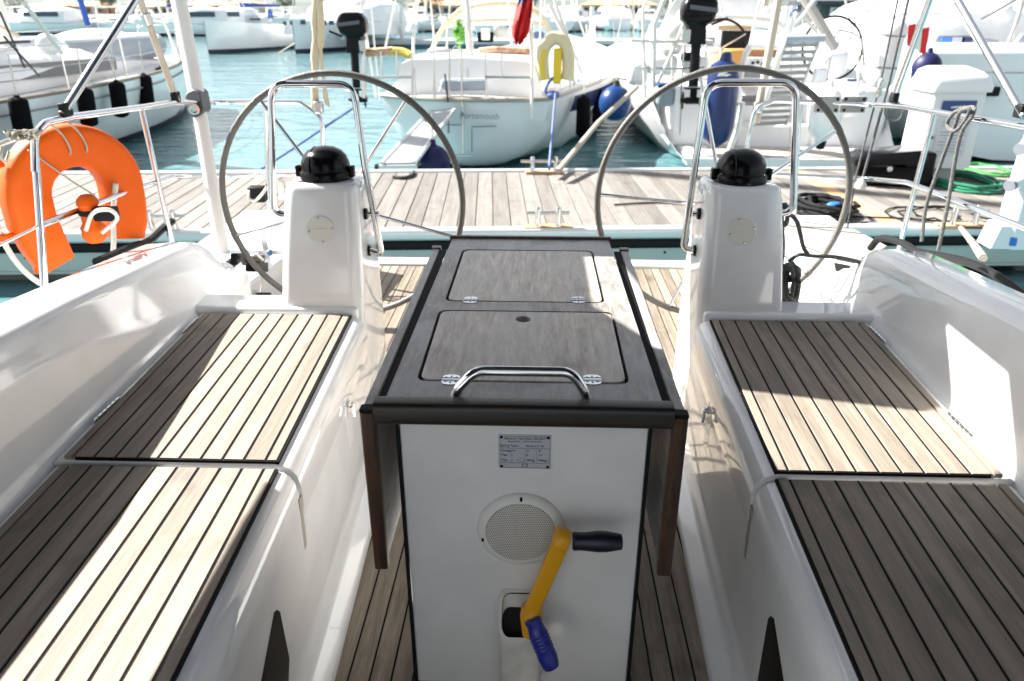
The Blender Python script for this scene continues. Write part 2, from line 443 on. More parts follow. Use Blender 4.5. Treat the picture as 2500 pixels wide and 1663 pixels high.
# ---- benches
def dx(y): return .044 * (y - 1.48)
def bench_prof(s, y, dz=0.0, pro=0.0, lowz=SOLE):
    d = dx(y)
    pts = [(.478, SOLE-.01), (.480, SOLE+.016), (.487, SOLE+.026), (.522, SOLE+.034), (.531, SOLE+.045), (.536, SOLE+.075), (.543, .80), (.549, .96), (.553-pro, 1.015+dz), (.557-pro, 1.038+dz), (.567-pro, 1.056+dz), (.582, 1.0665+dz), (.60, SEAT+dz), (.85, SEAT+dz), (1.142, SEAT+dz), (1.152, 1.055+dz), (1.155, .95), (.9, .60)]
    return [Vector((s*(p[0] + d), y, p[1])) for p in pts]
PLK = [.023] + [.0469] * 9 + [.019]      # widths of the boards across one bench
def bench(s, label, side):
    t = thing('cockpit_bench', label, 'bench', (s*.85, 1.5, SOLE), 'benches along the cockpit sides')
    b = MB(); b.loft([bench_prof(s, y) for y in (.25, .6, 1.0, 1.4745)])
    b.build('bench_moulding', gel, t, smooth=50)
    b = MB()
    def lidp(y):
        d = dx(y)
        pr = [(.549, .90), (.547, .97), (.546, 1.02), (.552, 1.050), (.566, 1.070), (.585, 1.080), (.605, 1.083), (.85, 1.083), (1.144, 1.083), (1.151, 1.076), (1.151, 1.058), (.9, 1.04), (.6, .99)]
        return [Vector((s*(p[0] + d), y, p[1])) for p in pr]
    b.loft([lidp(y) for y in (1.4835, 1.50, 1.9, 2.3, 2.43)])
    lid = b.build('locker_lid', gel, t, smooth=50)
    b = MB(); b.loft([bench_prof(s, y, dz=-.022) for y in (1.472, 1.9, 2.3, 2.45)])
    b.build('locker_front', gel, t, smooth=50)
    # raised ledge behind the lid
    b = MB(); b.bx(s*.62, s*1.30, 2.436, 2.575, SOLE, 1.108)
    b.build('ledge', gel, t, bevel=.016, bseg=3)
    # boards
    for (y0, y1, zz, nm) in ((.25, 1.470, SEAT, 'fore'), (1.490, 2.415, 1.083, 'aft')):
        c = MB()
        q = [(s*(.594+dx(y0)), y0-.004), (s*(1.097+dx(y0)), y0-.004), (s*(1.097+dx(y1)), y1+.004), (s*(.594+dx(y1)), y1+.004)]
        c.prism([(p[0], p[1], zz-.002) for p in q], (0, 0, .0085))
        c.build('caulking', caulk, t if nm == 'fore' else lid, smooth=None)
        x = .600
        for w in PLK:
            bb = MB(); c_ = .0012; h = .009
            rings = []
            for y in (y0, y1):
                o = dx(y)
                X = [x + o, x + w + o]
                rings.append([(s*X[0], y, zz), (s*X[1], y, zz), (s*X[1], y, zz+h-c_), (s*(X[1]-c_), y, zz+h), (s*(X[0]+c_), y, zz+h), (s*X[0], y, zz+h-c_)])
            bb.loft(rings)
            bb.build('plank', teak, t if nm == 'fore' else lid, smooth=None)
            x += w + .0062
    # piano hinges on the outer lid edge
    for yy in (1.66, 2.25):
        h = MB()
        for k in range(6): h.tube([(s*(1.141+dx(yy)), yy + k*.022, 1.088), (s*(1.141+dx(yy)), yy + k*.022 + .018, 1.088)], .005, 8)
        h.build('hinge', chrome, lid)
    # latch set in a moulded recess on the inner face
    yl = 2.02; xi = .5435 + dx(yl)
    r = MB(); r.hexa([Vector((s*(xi-.002), yl-.035, .80)), Vector((s*(xi+.02), yl-.035, .80)), Vector((s*(xi+.02), yl+.03, .80)), Vector((s*(xi-.002), yl+.03, .80)),
                      Vector((s*(xi+.004), yl-.02, .965)), Vector((s*(xi+.02), yl-.02, .965)), Vector((s*(xi+.02), yl+.045, .965)), Vector((s*(xi+.004), yl+.045, .965))])
    rc = r.build('latch_recess', gel, t, bevel=.006)
    l = MB(); l.lathe([(.013, 0), (.013, .006), (.008, .008), (.008, .016)], (s*(xi+.0), yl+.012, .945), (-s, 0, 0), 16)
    l.tube([(s*(xi-.012), yl+.012, .945), (s*(xi-.016), yl+.004, .905)], .005, 8)
    l.build('latch', chrome, rc)
    # slot beside the lid and the dark pointed vent low down
    sl = MB(); sl.hexa([Vector((s*(.548), 1.462, .995)), Vector((s*.556, 1.462, .995)), Vector((s*.556, 1.482, .995)), Vector((s*.548, 1.482, .995)),
                        Vector((s*(.5435), 1.44, .86)), Vector((s*.556, 1.44, .86)), Vector((s*.556, 1.458, .86)), Vector((s*.5435, 1.458, .86))])
    sl.build('drain_slot', mat('slot_' + side, (.30, .28, .24), .6), t, smooth=None)
    vp = [(636, 1680), (671, 1494), (677, 1489), (684, 1494), (707, 1608), (704, 1680)] if s < 0 else [(1846, 1680), (1875, 1510), (1881, 1504), (1888, 1510), (1913, 1670), (1912, 1680)]
    vq = []
    for a_, b_ in vp:
        q_ = PX(a_, b_, s*.525)
        for _ in range(4):
            zz_ = q_.z; f_ = .537 + .006*(zz_-.62)/.18 if zz_ < .80 else .543 + .006*(zz_-.80)/.16
            q_ = PX(a_, b_, s*(f_ + dx(q_.y) - .0015))
        vq.append(q_)
    v = MB(); v.prism(vq, (s*.02, 0, 0))
    v.build('vent', black, t, smooth=None)
    return t
bench(-1, 'white bench with teak slats, half in sun, beside the orange lifebuoy rail', 'a')
bench(1, 'white bench with teak slats crossed by a sunlit band, below the coiled grey rope', 'b')

# ---- coamings and helm sides
def coam_prof(s, y, top, t=1.0):
    d = dx(min(y, 2.5)); base = 1.153 + d
    lean = .03
    pts = [(base - .004, SEAT-.05), (base, SEAT+.004), (base+.012, SEAT+.02), (base+.02, SEAT+.05), (base+.02+lean*.55, SEAT + (top-SEAT)*.6), (base+.02+lean, top-.045), (base+.03+lean, top-.018), (base+.052+lean, top-.003), (base+.08+lean, top), (base+.20+lean, top-.01), (base+.235+lean, top-.03), (base+.26+lean, 1.0), (1.80, .95), (1.80, .55), (base, .55)]
    return [Vector((s*p[0], y, p[1])) for p in pts]
def coam_top(y):
    if y < 1.5: return 1.415
    if y < 2.6: return 1.415 - .115*((y-1.5)/1.1)
    return 1.30 - .26*min(1, ((y-2.6)/.33))**1.7
for s, lb in ((-1, 'white moulded coaming, in shade, beside the lifebuoy'), (1, 'white moulded coaming catching a bright patch of sun')):
    b = MB(); b.loft([coam_prof(s, y, max(SEAT+.05, coam_top(y))) for y in (.0, .5, 1.0, 1.4, 1.8, 2.2, 2.45, 2.6, 2.68, 2.75, 2.81, 2.86, 2.89, 2.92)])
    b.build('cockpit_coaming', gel, kind='structure', label=lb, smooth=45, org=(s*1.3, 1.5, 1))
    # helm side lockers aft of the coaming
    b = MB()
    q = [(1.36, 2.90), (1.20, 4.60), (1.86, 4.60), (1.86, 2.90)]
    b.prism([(s*p[0], p[1], .50) for p in q], (0, 0, .41))
    b.build('helm_side', gel, kind='structure', label='white helm side locker %s' % ('with the engine controls' if s < 0 else 'with the grey seat board'), bevel=.018, bseg=3)

# ---- centre table
tb = thing('cockpit_table', 'weathered plywood cockpit table with two hatch lids and drop leaves', 'table', (0, 1.9, SOLE))
b = MB(); b.bx(-.262, .262, 1.335, 2.40, SOLE, 1.332); b.build('body', gel, tb, bevel=.004)
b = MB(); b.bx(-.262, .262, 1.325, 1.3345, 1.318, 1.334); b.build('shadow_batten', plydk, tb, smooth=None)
for s in (-1, 1):
    b = MB(); b.bx(s*.2625, s*.2685, 1.328, 1.36, SOLE, 1.33); b.build('corner_gasket', rubber, tb, smooth=None)
FW, RW = .279, .267
def tw(y): return FW + (RW - FW) * (y - 1.30) / 1.14
lid_px = [[(1131, 611), (1442, 611), (1474, 735), (1092, 735)], [(1076, 760), (1492, 760), (1530, 930), (1022, 930)]]
lids = []
for q in lid_px:
    pts = [PZ(u, v, TOP) for u, v in q]
    w0 = (pts[1].x - pts[0].x) / 2; w1 = (pts[2].x - pts[3].x) / 2; c = sum(p.x for p in pts) / 4
    ya, yb = (pts[0].y + pts[1].y) / 2, (pts[2].y + pts[3].y) / 2
    lids.append((c, w0, w1, ya, yb))
def lid_poly(l, g, r=.028):
    c, w0, w1, ya, yb = l
    return rpoly([(c - w1 - g, yb - g*1.6), (c + w1 + g, yb - g*1.6), (c + w0 + g, ya + g*.6), (c - w0 - g, ya + g*.6)], r)
outl = [(-FW, 1.30), (FW, 1.30), (RW, 2.44), (-RW, 2.44)]
plate('table_top', outl, [lid_poly(l, .0055) for l in lids], 1.340, TOP, plydk, tb)
b = MB(); b.bx(-.25, .25, 1.32, 2.40, 1.3335, 1.339); b.build('hatch_well', caulk, tb, smooth=None)
for i, l in enumerate(lids):
    c, w0, w1, ya, yb = l
    if i == 1:
        hole = [circle2(*PZ(1278, 778, TOP).to_2d(), .020, .020)]
        po = lid_poly(l, -.0015)
    else:
        hole = []
        n = PZ(1284, 614, TOP)
        po = lid_poly(l, -.0015)
    lo = plate('hatch_lid', po, hole, 1.352, TOP - (.001 if i else .0015), ply, tb, bevel=.0012)
    if i == 0:
        b = MB(); b.bx(n.x-.018, n.x+.018, ya-.016, ya-.001, TOP-.002, TOP+.0008); b.build('finger_notch', caulk, lo, smooth=None, bevel=.003)
    for hu in ((1149, 1412) if i == 0 else (1101, 1446)):
        hp = PZ(hu, 733 if i == 0 else 928, TOP)
        h = MB()
        for sg in (-1, 1):
            lf = [(hp.x + x_, hp.y + sg*.003 + sg*y_, TOP-.0005) for x_, y_ in ((-.019, 0), (.019, 0), (.019, .009), (.015, .017), (.006, .0195), (-.006, .0195), (-.015, .017), (-.019, .009))]
            h.prism(lf, (0, 0, .0022))
        for k in range(5): h.tube([(hp.x - .0185 + k*.0076, hp.y, TOP+.003), (hp.x - .0185 + k*.0076 + .0068, hp.y, TOP+.003)], .0036, 8)
        hg = h.build('hinge', chrome, tb)
        for dxh, dyh in ((-.011, .010), (.011, .010), (0, .0145), (-.011, -.010), (.011, -.010), (0, -.0145)):
            q_ = MB(); q_.lathe([(.0022, 0), (.0018, .0007)], (hp.x+dxh, hp.y+dyh, TOP+.0017), (0, 0, 1), 8); q_.build('screw', blackm, hg)
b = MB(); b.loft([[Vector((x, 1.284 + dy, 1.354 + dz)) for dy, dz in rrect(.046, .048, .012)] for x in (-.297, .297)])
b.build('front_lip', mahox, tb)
b = MB(); b.loft([[Vector((x, 2.452 + dy, 1.358 + dz)) for dy, dz in rrect(.026, .040, .008)] for x in (-.275, .275)])
b.build('rear_lip', maho, tb)
for s in (-1, 1):
    b = MB(); b.bx(s*.303, s*.327, 1.31, 2.38, .955, 1.352)
    lf = b.build('leaf', plydk, tb, bevel=.003)
    b = MB(); b.loft([[Vector((s*.3155 + dx_, 1.297 + dy, z)) for dx_, dy in rrect(.031, .026, .006)] for z in (.945, 1.345)])
    b.build('edge_trim', maho, lf)
    b = MB(); b.bx(s*.2995, s*.331, 1.2845, 1.3095, 1.3455, 1.353); b.build('end_cap', rubber, lf, smooth=None, bevel=.002)
    b = MB(); b.loft([[Vector((s*.3155 + dx_, 2.393 + dy, z)) for dx_, dy in rrect(.031, .026, .006)] for z in (.945, 1.356)])
    b.build('edge_trim', maho, lf)
    b = MB(); b.bx(s*.281, s*.302, 1.33, 2.38, 1.343, 1.349); b.build('leaf_hinge', caulk, tb, smooth=None)
# handle on the table top
hb = [PY(1112, 985, 1.318), PY(1165, 905, 1.318), PY(1392, 905, 1.318), PY(1432, 985, 1.318)]
zt = hb[1].z
hb = [Vector((hb[0].x, 1.318, TOP)), Vector((hb[0].x+.008, 1.318, TOP+.02)), Vector((hb[1].x-.004, 1.318, zt)), Vector((hb[2].x+.004, 1.318, zt)), Vector((hb[3].x-.008, 1.318, TOP+.02)), Vector((hb[3].x, 1.318, TOP))]
b = MB(); b.tube(fillet(hb, .05, 10), .0105, 14); b.build('grab_handle', chrome, tb)
# builder's plate
pc = PY(1281, 1104, 1.332)
PWd, PH = .1115, .083
b = MB(); b.box((pc.x, 1.3335, pc.z), (PWd, .003, PH)); pl = b.build('maker_plate', plate_m, tb, bevel=.0006)
def ptx(bx_, bz_, body, size, sx=1.0, align='LEFT'):
    text(body, size, (pc.x + bx_, 1.3315, pc.z + bz_), pl, ink, align=align, sx=sx)
ptx(0, .0335, 'Bavaria Yachtbau GmbH', .0085, 1.02, 'CENTER')
ptx(0, .0262, 'Bavariastraße 1  D-97232 Giebelstadt', .0042, 1.1, 'CENTER')
ptx(-.052, .0155, 'Sailing Yacht', .0078, .98); ptx(.002, .0155, 'Bavaria C 40', .0078, .95)
ptx(-.0505, .0035, 'Category', .0082); ptx(.0035, .0035, 'A', .0082); ptx(.029, .0035, 'B', .0082)
ptx(-.0505, -.0075, 'Max', .0082); ptx(.0025, -.0075, '8', .0082); ptx(.029, -.0075, '14', .0082)
ptx(-.0505, -.0205, 'Max', .0082); ptx(-.0185, -.0205, '+', .006); ptx(.0012, -.0205, '1000kg', .0078, .88); ptx(.0270, -.0205, '1408kg', .0078, .88)
ptx(0, -.0335, 'C E', .010, 1.0, 'CENTER')
def pline(x0, z0, x1, z1, w=.0005):
    b = MB(); b.bx(pc.x + min(x0, x1) - w/2, pc.x + max(x0, x1) + w/2, 1.3313, 1.3319, pc.z + min(z0, z1) - w/2, pc.z + max(z0, z1) + w/2); b.build('engraved_line', ink, pl, smooth=None)
for a in ((-.052, .0095, .052, .0095), (-.052, -.0272, .052, -.0272), (0, .009, 0, -.0267), (.0255, .009, .0255, -.0267), (-.0525, .0385, .0525, .0385), (-.0525, -.0395, .0525, -.0395), (-.0525, .0385, -.0525, -.0395), (.0525, .0385, .0525, -.0395)): pline(*a)
for zz in (-.0075, -.0205):
    b = MB(); b.tube([(pc.x-.028 + .0018*math.cos(a_), 1.3315, pc.z + zz + .0042*math.sin(a_)) for a_ in [k*math.pi/5 for k in range(10)]], .0003, 4, closed=True); b.build('person_mark', ink, pl)
b = MB(); b.tube([(pc.x-.0075 + x_, 1.3315, pc.z-.0205 + z_) for x_, z_ in rrect(.011, .008, .002, 2)], .0003, 4, closed=True); b.build('bag_mark', ink, pl)
for sx in (-1, 1):
    for sz in (-1, 1):
        b = MB(); b.lathe([(.0034, 0), (.0034, .001), (.0024, .0022), (.0006, .0026)], (pc.x + sx*.0492, 1.332, pc.z + sz*.0365), (0, -1, 0), 10); b.build('rivet', blackm, pl)
# loudspeaker
sc_ = PY(1272, 1293, 1.332)
b = MB(); b.lathe([(.098, 0), (.098, .004), (.094, .010), (.084, .015), (.079, .0155), (.077, .012), (.0, .012)], (sc_.x, 1.335, sc_.z), (0, -1, 0), 48)
spk = b.build('loudspeaker', whitepl, tb)
def grille_mat():
    m, nt, p = _nt('perforated_grille'); L = nt.links.new
    tc = nt.nodes.new('ShaderNodeTexCoord')
    rot = nt.nodes.new('ShaderNodeMapping'); rot.inputs['Scale'].default_value = (210, 210, 210); L(tc.outputs['Object'], rot.inputs[0])
    sp = nt.nodes.new('ShaderNodeSeparateXYZ'); L(rot.outputs[0], sp.inputs[0])
    def mth(op, a, b=None):
        n = nt.nodes.new('ShaderNodeMath'); n.operation = op
        for i, x in enumerate((a, b)):
            if x is None: continue
            if isinstance(x, (int, float)): n.inputs[i].default_value = x
            else: L(x, n.inputs[i])
        return n.outputs[0]
    row = mth('FLOOR', sp.outputs['Z']); off = mth('MULTIPLY', mth('MODULO', mth('ABSOLUTE', row), 2), .5)
    fx = mth('SUBTRACT', mth('FRACT', mth('ADD', sp.outputs['X'], off)), .5); fz = mth('SUBTRACT', mth('FRACT', sp.outputs['Z']), .5)
    d = mth('SQRT', mth('ADD', mth('MULTIPLY', fx, fx), mth('MULTIPLY', fz, fz)))
    h = mth('GREATER_THAN', d, .27)
    mx = nt.nodes.new('ShaderNodeMix'); mx.data_type = 'RGBA'; mx.inputs['A'].default_value = (.06, .06, .06, 1); mx.inputs['B'].default_value = (.62, .60, .56, 1); L(h, mx.inputs['Factor'])
    L(mx.outputs['Result'], p.inputs['Base Color']); p.inputs['Roughness'].default_value = .5
    return m
b = MB(); b.lathe([(.0775, 0), (.0765, .003), (.05, .0055), (.0, .0065)], (sc_.x, 1.323, sc_.z), (0, -1, 0), 40); b.build('grille', grille_mat(), spk)
for a_ in (90, 195, -15):
    b = MB(); q = Vector((sc_.x + .0885*math.cos(R(a_)), 1.3225, sc_.z + .0885*math.sin(R(a_)))); b.box(q, (.006, .006, .010)); b.build('screw_slot', blackm, spk, smooth=None, bevel=.002)
# winch-handle pocket
pk = []
for z_, w_, dpt, cu in ((.72, .058, .062, 1272), (.80, .060, .066, 1272), (.90, .060, .068, 1272), (.945, .060, .070, 1272), (.960, .062, .073, 1272)):
    pk.append((z_, w_, dpt))
px0 = PY(1272, 1520, 1.30).x
zt0 = PY(1272, 1566, 1.265).z; zt1 = PY(1260, 1440, 1.33).z
outr, inr = [], []
for fz, ex in ((0, 0), (.5, .001), (.93, .002), (1.0, .004)):
    zf = .60 + (zt0 - .60) * fz; zb = .60 + (zt1 - .60) * fz
    ring = []; ri = []
    for dx_, dy in rrect(.100 + ex, .072 + ex, .022, 4):
        yy = 1.332 - .034 + dy; t_ = min(1, max(0, (yy - 1.26) / .072)); ring.append(Vector((px0 + dx_, yy, zf + (zb - zf) * t_)))
    for dx_, dy in rrect(.090, .062, .018, 4):
        yy = 1.332 - .034 + dy; t_ = min(1, max(0, (yy - 1.26) / .072)); ri.append(Vector((px0 + dx_, yy, zf + (zb - zf) * t_)))
    outr.append(ring); inr.append(ri)
b = MB(); b.loft(outr + [inr[-1], [v - Vector((0, 0, .10)) for v in inr[-1]]]); b.build('handle_pocket', mat('pocket_plastic', (.62, .61, .57), .4, var=.12, vscale=25), tb, smooth=60)
b = MB(); b.loft([[v - Vector((0, 0, .004)) for v in inr[-1]], [v * 1 - Vector((0, 0, .008)) for v in inr[-1]]], caps=False)
b.prism([v - Vector((0, 0, .05)) for v in inr[-1]], (0, 0, .002)); b.build('pocket_lining', blackm, tb, smooth=None)

# winch handle
wh = thing('winch_handle', 'yellow winch handle with blue grips standing in the table pocket', 'winch handle', (px0 + .03, 1.28, zt0))
a0, a1 = PY(1372, 1318, 1.262), PY(1293, 1500, 1.262)
ad = (a1 - a0).normalized(); sd = ad.cross(Vector((0, 1, 0))).normalized()
b = MB()
rings = []
for t_, w_ in ((-.03, .017), (.05, .019), (.5, .0175), (.92, .017), (1.02, .018)):
    c_ = a0 + (a1 - a0) * t_
    rings.append([c_ + sd * x_ + Vector((0, y_, 0)) for x_, y_ in rrect(w_*2, .024, .006, 3)])
b.loft(rings)
b.lathe([(.022, -.016), (.025, -.013), (.025, .013), (.022, .016)], a0 + Vector((-.002, 0, .002)), sd, 18)
b.lathe([(.020, -.05), (.024, -.02), (.026, .0), (.022, .025)], a1 + Vector((.004, .006, -.008)), (0, .18, 1), 18)
b.build('arm', yellow, wh, smooth=50)
g0 = a0 + Vector((.022, -.004, .0)); g1 = PY(1520, 1323, 1.258); gl = (g1 - g0).length
b = MB(); b.lathe([(.017, 0), (.020, .004), (.019, .012), (.0195, gl*.25), (.0225, gl*.5), (.0222, gl*.68), (.0185, gl*.88), (.0165, gl*.98), (.010, gl)], g0, g1 - g0, 20)
b.build('grip', blackgrip, wh, label='dark navy upper grip')
g0 = PY(1300, 1512, 1.25) ; g1 = PY(1348, 1632, 1.205); gl = (g1 - g0).length
pr = [(.014, -.004), (.0195, 0), (.0195, .008), (.0175, .012)]
for k in range(5): z_ = gl*(.28 + .07*k); pr += [(.0215, z_), (.0228, z_ + .003), (.0214, z_ + .006)]
pr += [(.0225, gl*.75), (.0195, gl*.93), (.017, gl*.985), (.011, gl)]
b = MB(); b.lathe(pr, g0, g1 - g0, 20); b.build('grip', bluepl, wh, label='bright blue lower grip')

# ---- steering pedestals, wheels, guard rails
def pedestal(s, label, wlabel, cu, wu, hub, a0_, wl):
    t = thing('steering_pedestal', label, 'pedestal', (s*.755, 2.68, SOLE), 'steering pedestals')
    b = MB(); rings = []
    for z, x0, x1, y0, y1, r in ((SOLE, .604, .912, 2.44, 2.83, .04), (1.00, .602, .910, 2.448, 2.82, .04), (1.10, .601, .908, 2.455, 2.815, .045), (1.16, .600, .903, 2.464, 2.81, .05), (1.30, .604, .892, 2.488, 2.79, .05), (1.45, .607, .876, 2.515, 2.77, .05), (1.505, .609, .868, 2.526, 2.755, .048), (1.525, .613, .862, 2.532, 2.748, .044), (1.533, .622, .852, 2.544, 2.736, .036)):
        cx, cy = (x0+x1)/2, (y0+y1)/2
        rings.append([Vector((s*(cx + px_), cy + py_, z)) for px_, py_ in rrect(x1-x0, y1-y0, r, 5)])
    b.loft(rings); b.build('body', gel, t, smooth=55)
    cx, cy = s*.737, 2.64
    # compass: low base ring, hood with hinge lugs
    b = MB(); b.lathe([(.092, 0), (.094, .010), (.094, .028), (.088, .036), (.07, .04)], (cx, cy, 1.531), (0, 0, 1), 32)
    cb = b.build('compass_base', black, t)
    b = MB(); b.lathe([(.086, .02), (.0875, .035), (.084, .062), (.075, .083), (.060, .099), (.038, .110), (.015, .1145), (.0, .115)], (cx, cy, 1.531), (0, 0, 1), 32)
    b.tube([(cx - .035 + .0*k, cy - .081*math.cos(R(k*9)), 1.565 + .076*math.sin(R(k*9))) for k in range(21)], .0035, 6)
    b.build('compass_hood', black, t)
    for q in (-1, 1):
        b = MB(); b.box((cx + q*.097, cy - .01, 1.560), (.016, .03, .040)); b.build('hinge_lug', black, cb, bevel=.004)
    # round inspection cover
    nrm = Vector((0, -1, .13)).normalized()
    cc = PY(cu[0], cu[1], 2.502); cc.y = 2.517
    b = MB(); b.lathe([(.052, 0), (.052, .004), (.049, .007), (.0, .008)], cc + Vector((0, -.010, 0)), nrm, 32); cv = b.build('inspection_cover', ivory, t)
    for k in range(4):
        a = R(8 + 90*k + (s > 0)*8); u = Vector((1, 0, 0)); w = nrm.cross(u)
        q = MB(); q.lathe([(.0048, 0), (.004, .002), (.0012, .0025)], cc + u*.041*math.cos(a) + w*.041*math.sin(a) + nrm*.0165, nrm, 10); q.build('screw', steel, cv)
    b = MB(); b.tube([cc + nrm*.016 + Vector((-.028, 0, .001)), cc + nrm*.019 + Vector((0, 0, .003)), cc + nrm*.016 + Vector((.028, 0, .001))], .0022, 6); b.build('finger_rib', ivory, cv)
    # stainless guard rail round the pedestal head
    yh = 2.62
    if s < 0: px = [(705, 528), (666, 520), (662, 205), (862, 205), (890, 400), (932, 622), (898, 612)]
    else: px = [(1905, 524), (1936, 518), (1944, 202), (1726, 202), (1668, 606), (1705, 612)]
    pts = [PY(u, v, yh) for u, v in px]
    pts[0].x = s*.86; pts[-1].x = s*.606
    b = MB(); b.tube(fillet(pts, .062, 10), .0125, 14); gr = b.build('guard_rail', chrome, t)
    # stand-off from the tall leg to the body, with black collars
    p0, p1 = (PY(925, 522, yh), PY(878, 522, yh)) if s < 0 else (PY(1690, 522, yh), PY(1718, 522, yh))
    p1.x = s*.606
    b = MB(); b.tube([p0, p1], .0105, 12); b.build('stand_off', chrome, gr)
    for q in (p1 + Vector((-s*.006, 0, 0)), pts[-1] + Vector((-s*.006, 0, 0))):
        c = MB(); c.lathe([(.021, 0), (.021, .010), (.018, .013)], q + Vector((s*.008, 0, 0)), (-s, 0, 0), 16); c.build('collar', black, gr)
    # wheel
    yw = 2.985
    c = PY(wu[0], wu[1], yw)
    w = thing('ship_helm', wlabel, 'steering wheel', c, 'steering wheels')
    RAD = wl
    ring = [c + Vector((RAD*math.cos(2*math.pi*k/72), .05*math.sin(2*math.pi*k/72)*0, RAD*math.sin(2*math.pi*k/72))) for k in range(72)]
    b = MB(); b.tube(ring, .0128, 12, closed=True); rim = b.build('rim', leather, w)
    hb_ = c + Vector((0, -.05, hub))
    for k in range(5):
        a = R(a0_ + 72*k); e = c + Vector((RAD*.985*math.cos(a), 0, RAD*.985*math.sin(a)))
        sp = MB(); sp.tube([hb_, hb_ + (e - hb_)*.2 , e], .0075, 10); sp.build('spoke', chrome, w)
        d_ = Vector((-math.sin(a), 0, math.cos(a)))
        rg = [c + Vector((RAD*math.cos(a + q_), 0, RAD*math.sin(a + q_))) for q_ in (-.03, 0, .03)]
        wr = MB(); wr.tube(rg, .0140, 12); wr.build('wrap_band', leather, rim)
    b = MB(); b.lathe([(.05, -.03), (.052, 0), (.04, .03), (.03, .05)], hb_, (0, -1, 0), 20); b.build('hub', chrome, w)
    b = MB(); b.tube([hb_ + Vector((0, .0, 0)), Vector((hb_.x, 2.80, hb_.z))], .022, 12); b.build('axle', steel, w)
    return t
pedestal(-1, 'white steering pedestal with black compass on the lifebuoy side', 'grey leather-rimmed steering wheel on the lifebuoy side', (783, 563), (836, 490), -.006, 54, .497)
pedestal(1, 'white steering pedestal with black compass beside the coiled grey rope', 'grey leather-rimmed steering wheel beside the coiled grey rope', (1811, 566), (1762, 488), -.015, 34, .502)

# ================================================================== canvas and bulkhead round the camera (they shade the cockpit)
aw = thing('shade_awning', 'unseen dark navy canvas awning, cut to place sun and shade in the cockpit', 'awning', (0, 1, 2.55))
CZ = 2.55
outl = [(-1.72, .1), (1.5, .1), (1.5, 1.35), (.9, 1.60), (.45, 2.2), (.40, 3.25), (-1.60, 3.25), (-1.72, 2.4)]  # unseen canvas; outline shaped for the shade it must cast
hole = [(-1.09, 2.36), (-1.09, 2.79), (-.99, 2.79), (-.95, 2.55), (-.48, 2.44), (-.17, 2.60), (-.18, 2.26), (-.49, 2.13), (-.97, 2.14)]  # opening made up to let sun patches reach table, bench and coaming
plate('canvas', outl, [hole], CZ - .004, CZ + .004, navycan, aw)
b = MB(); b.prism([(-1.515, .1, CZ-.005), (-1.515, 1.80, CZ-.005), (-1.515, 1.80, 1.93), (-1.515, .1, 1.93)], (.01, 0, 0)); b.build('added_shade_flap', navycan, aw, smooth=None)  # unseen flap added to keep sun off the bench's inner edge
b = MB(); b.prism([(1.40, .1, CZ-.005), (1.40, 1.36, CZ-.006), (1.40, 1.2, 1.45), (1.40, .1, 1.45)], (.01, 0, 0)); b.build('added_shade_flap', navycan, aw, smooth=None)  # unseen flap added to block sky light from this side
for s in (-1, 1):
    b = MB(); b.bx(s*.60, s*1.5 if s < 0 else 1.39, .10, .11, 1.30, CZ - .006); b.build('added_shade_wing', navycan, aw, smooth=None)  # unseen panels added to darken the near ends of the benches
b = MB()
b.tube([(-1.60, 3.26, CZ), (.42, 3.26, CZ)], .014, 10); b.build('frame_tube', steel, aw)
bk = MB(); bk.bx(-1.75, -.4, -.50, -.42, SOLE, 1.47); bk.bx(.4, 1.75, -.50, -.42, SOLE, 1.47); bk.bx(-1.75, 1.75, -2.4, -.50, SOLE, 1.45)
bk.build('cabin_bulkhead', gel, kind='structure', label='white cabin bulkhead at the companionway', bevel=.02)

# ================================================================== deck hardware of our yacht
def rail(name, label, cat, paths, r=.0125, m=chrome, parts=None, group=None):
    base = paths[0][1][0]
    t = thing(name, label, cat, (base.x, base.y, .95), group)
    for nm, pts, rad in paths:
        b = MB(); b.tube(fillet(pts, .09, 6), rad, 12); b.build(nm, m, t)
    return t
XS = -1.76
# left pushpit
pl = [('top_rail', [PX(86, 420, XS), PX(84, 330, XS), PX(112, 299, XS), PX(180, 285, XS), PX(345, 263, XS + .03), PX(425, 250, XS + .05), PY(520, 250, 4.30), PY(735, 250, 4.34), PY(788, 290, 4.34), PY(786, 430, 4.34), PY(800, 575, 4.34)], .0135),
      ('mid_rail', [PX(95, 552, XS), PX(110, 545, XS), PX(345, 455, XS + .03), PX(425, 431, XS + .05), PY(520, 430, 4.32), PY(640, 427, 4.34), PY(786, 424, 4.34)], .0125),
      ('post', [PX(84, 345, XS), PX(108, 700, XS)], .0135),
      ('post', [PX(344, 262, XS + .03), PX(424, 612, XS + .07)], .0125),
      ('post', [PY(648, 250, 4.33), PY(655, 520, 4.33)], .0105)]
t1 = rail('pushpit', 'stainless stern rail carrying the orange lifebuoy', 'rail', pl)
XR = 1.84
pr = [('top_rail', [PX(2620, 330, XR), PX(2500, 310, XR), PX(2280, 273, XR), PX(2200, 260, XR), PY(2120, 255, 4.28), PY(1890, 246, 4.34), PY(1845, 262, 4.34), PY(1824, 350, 4.34), PY(1818, 500, 4.34), PY(1815, 560, 4.34)], .0135),
      ('mid_rail', [PX(2620, 612, XR), PX(2500, 556, XR), PX(2300, 477, XR), PX(2215, 446, XR), PY(2120, 437, 4.28), PY(1825, 424, 4.34)], .0125),
      ('post', [PX(2282, 275, XR), PX(2194, 612, XR + .0)], .0125),
      ('post', [PY(1955, 255, 4.34), PY(1945, 430, 4.34), PY(1938, 560, 4.34)], .0105)]
t2 = rail('pushpit', 'stainless stern rail carrying two small grey pads and grey lines', 'rail', pr)
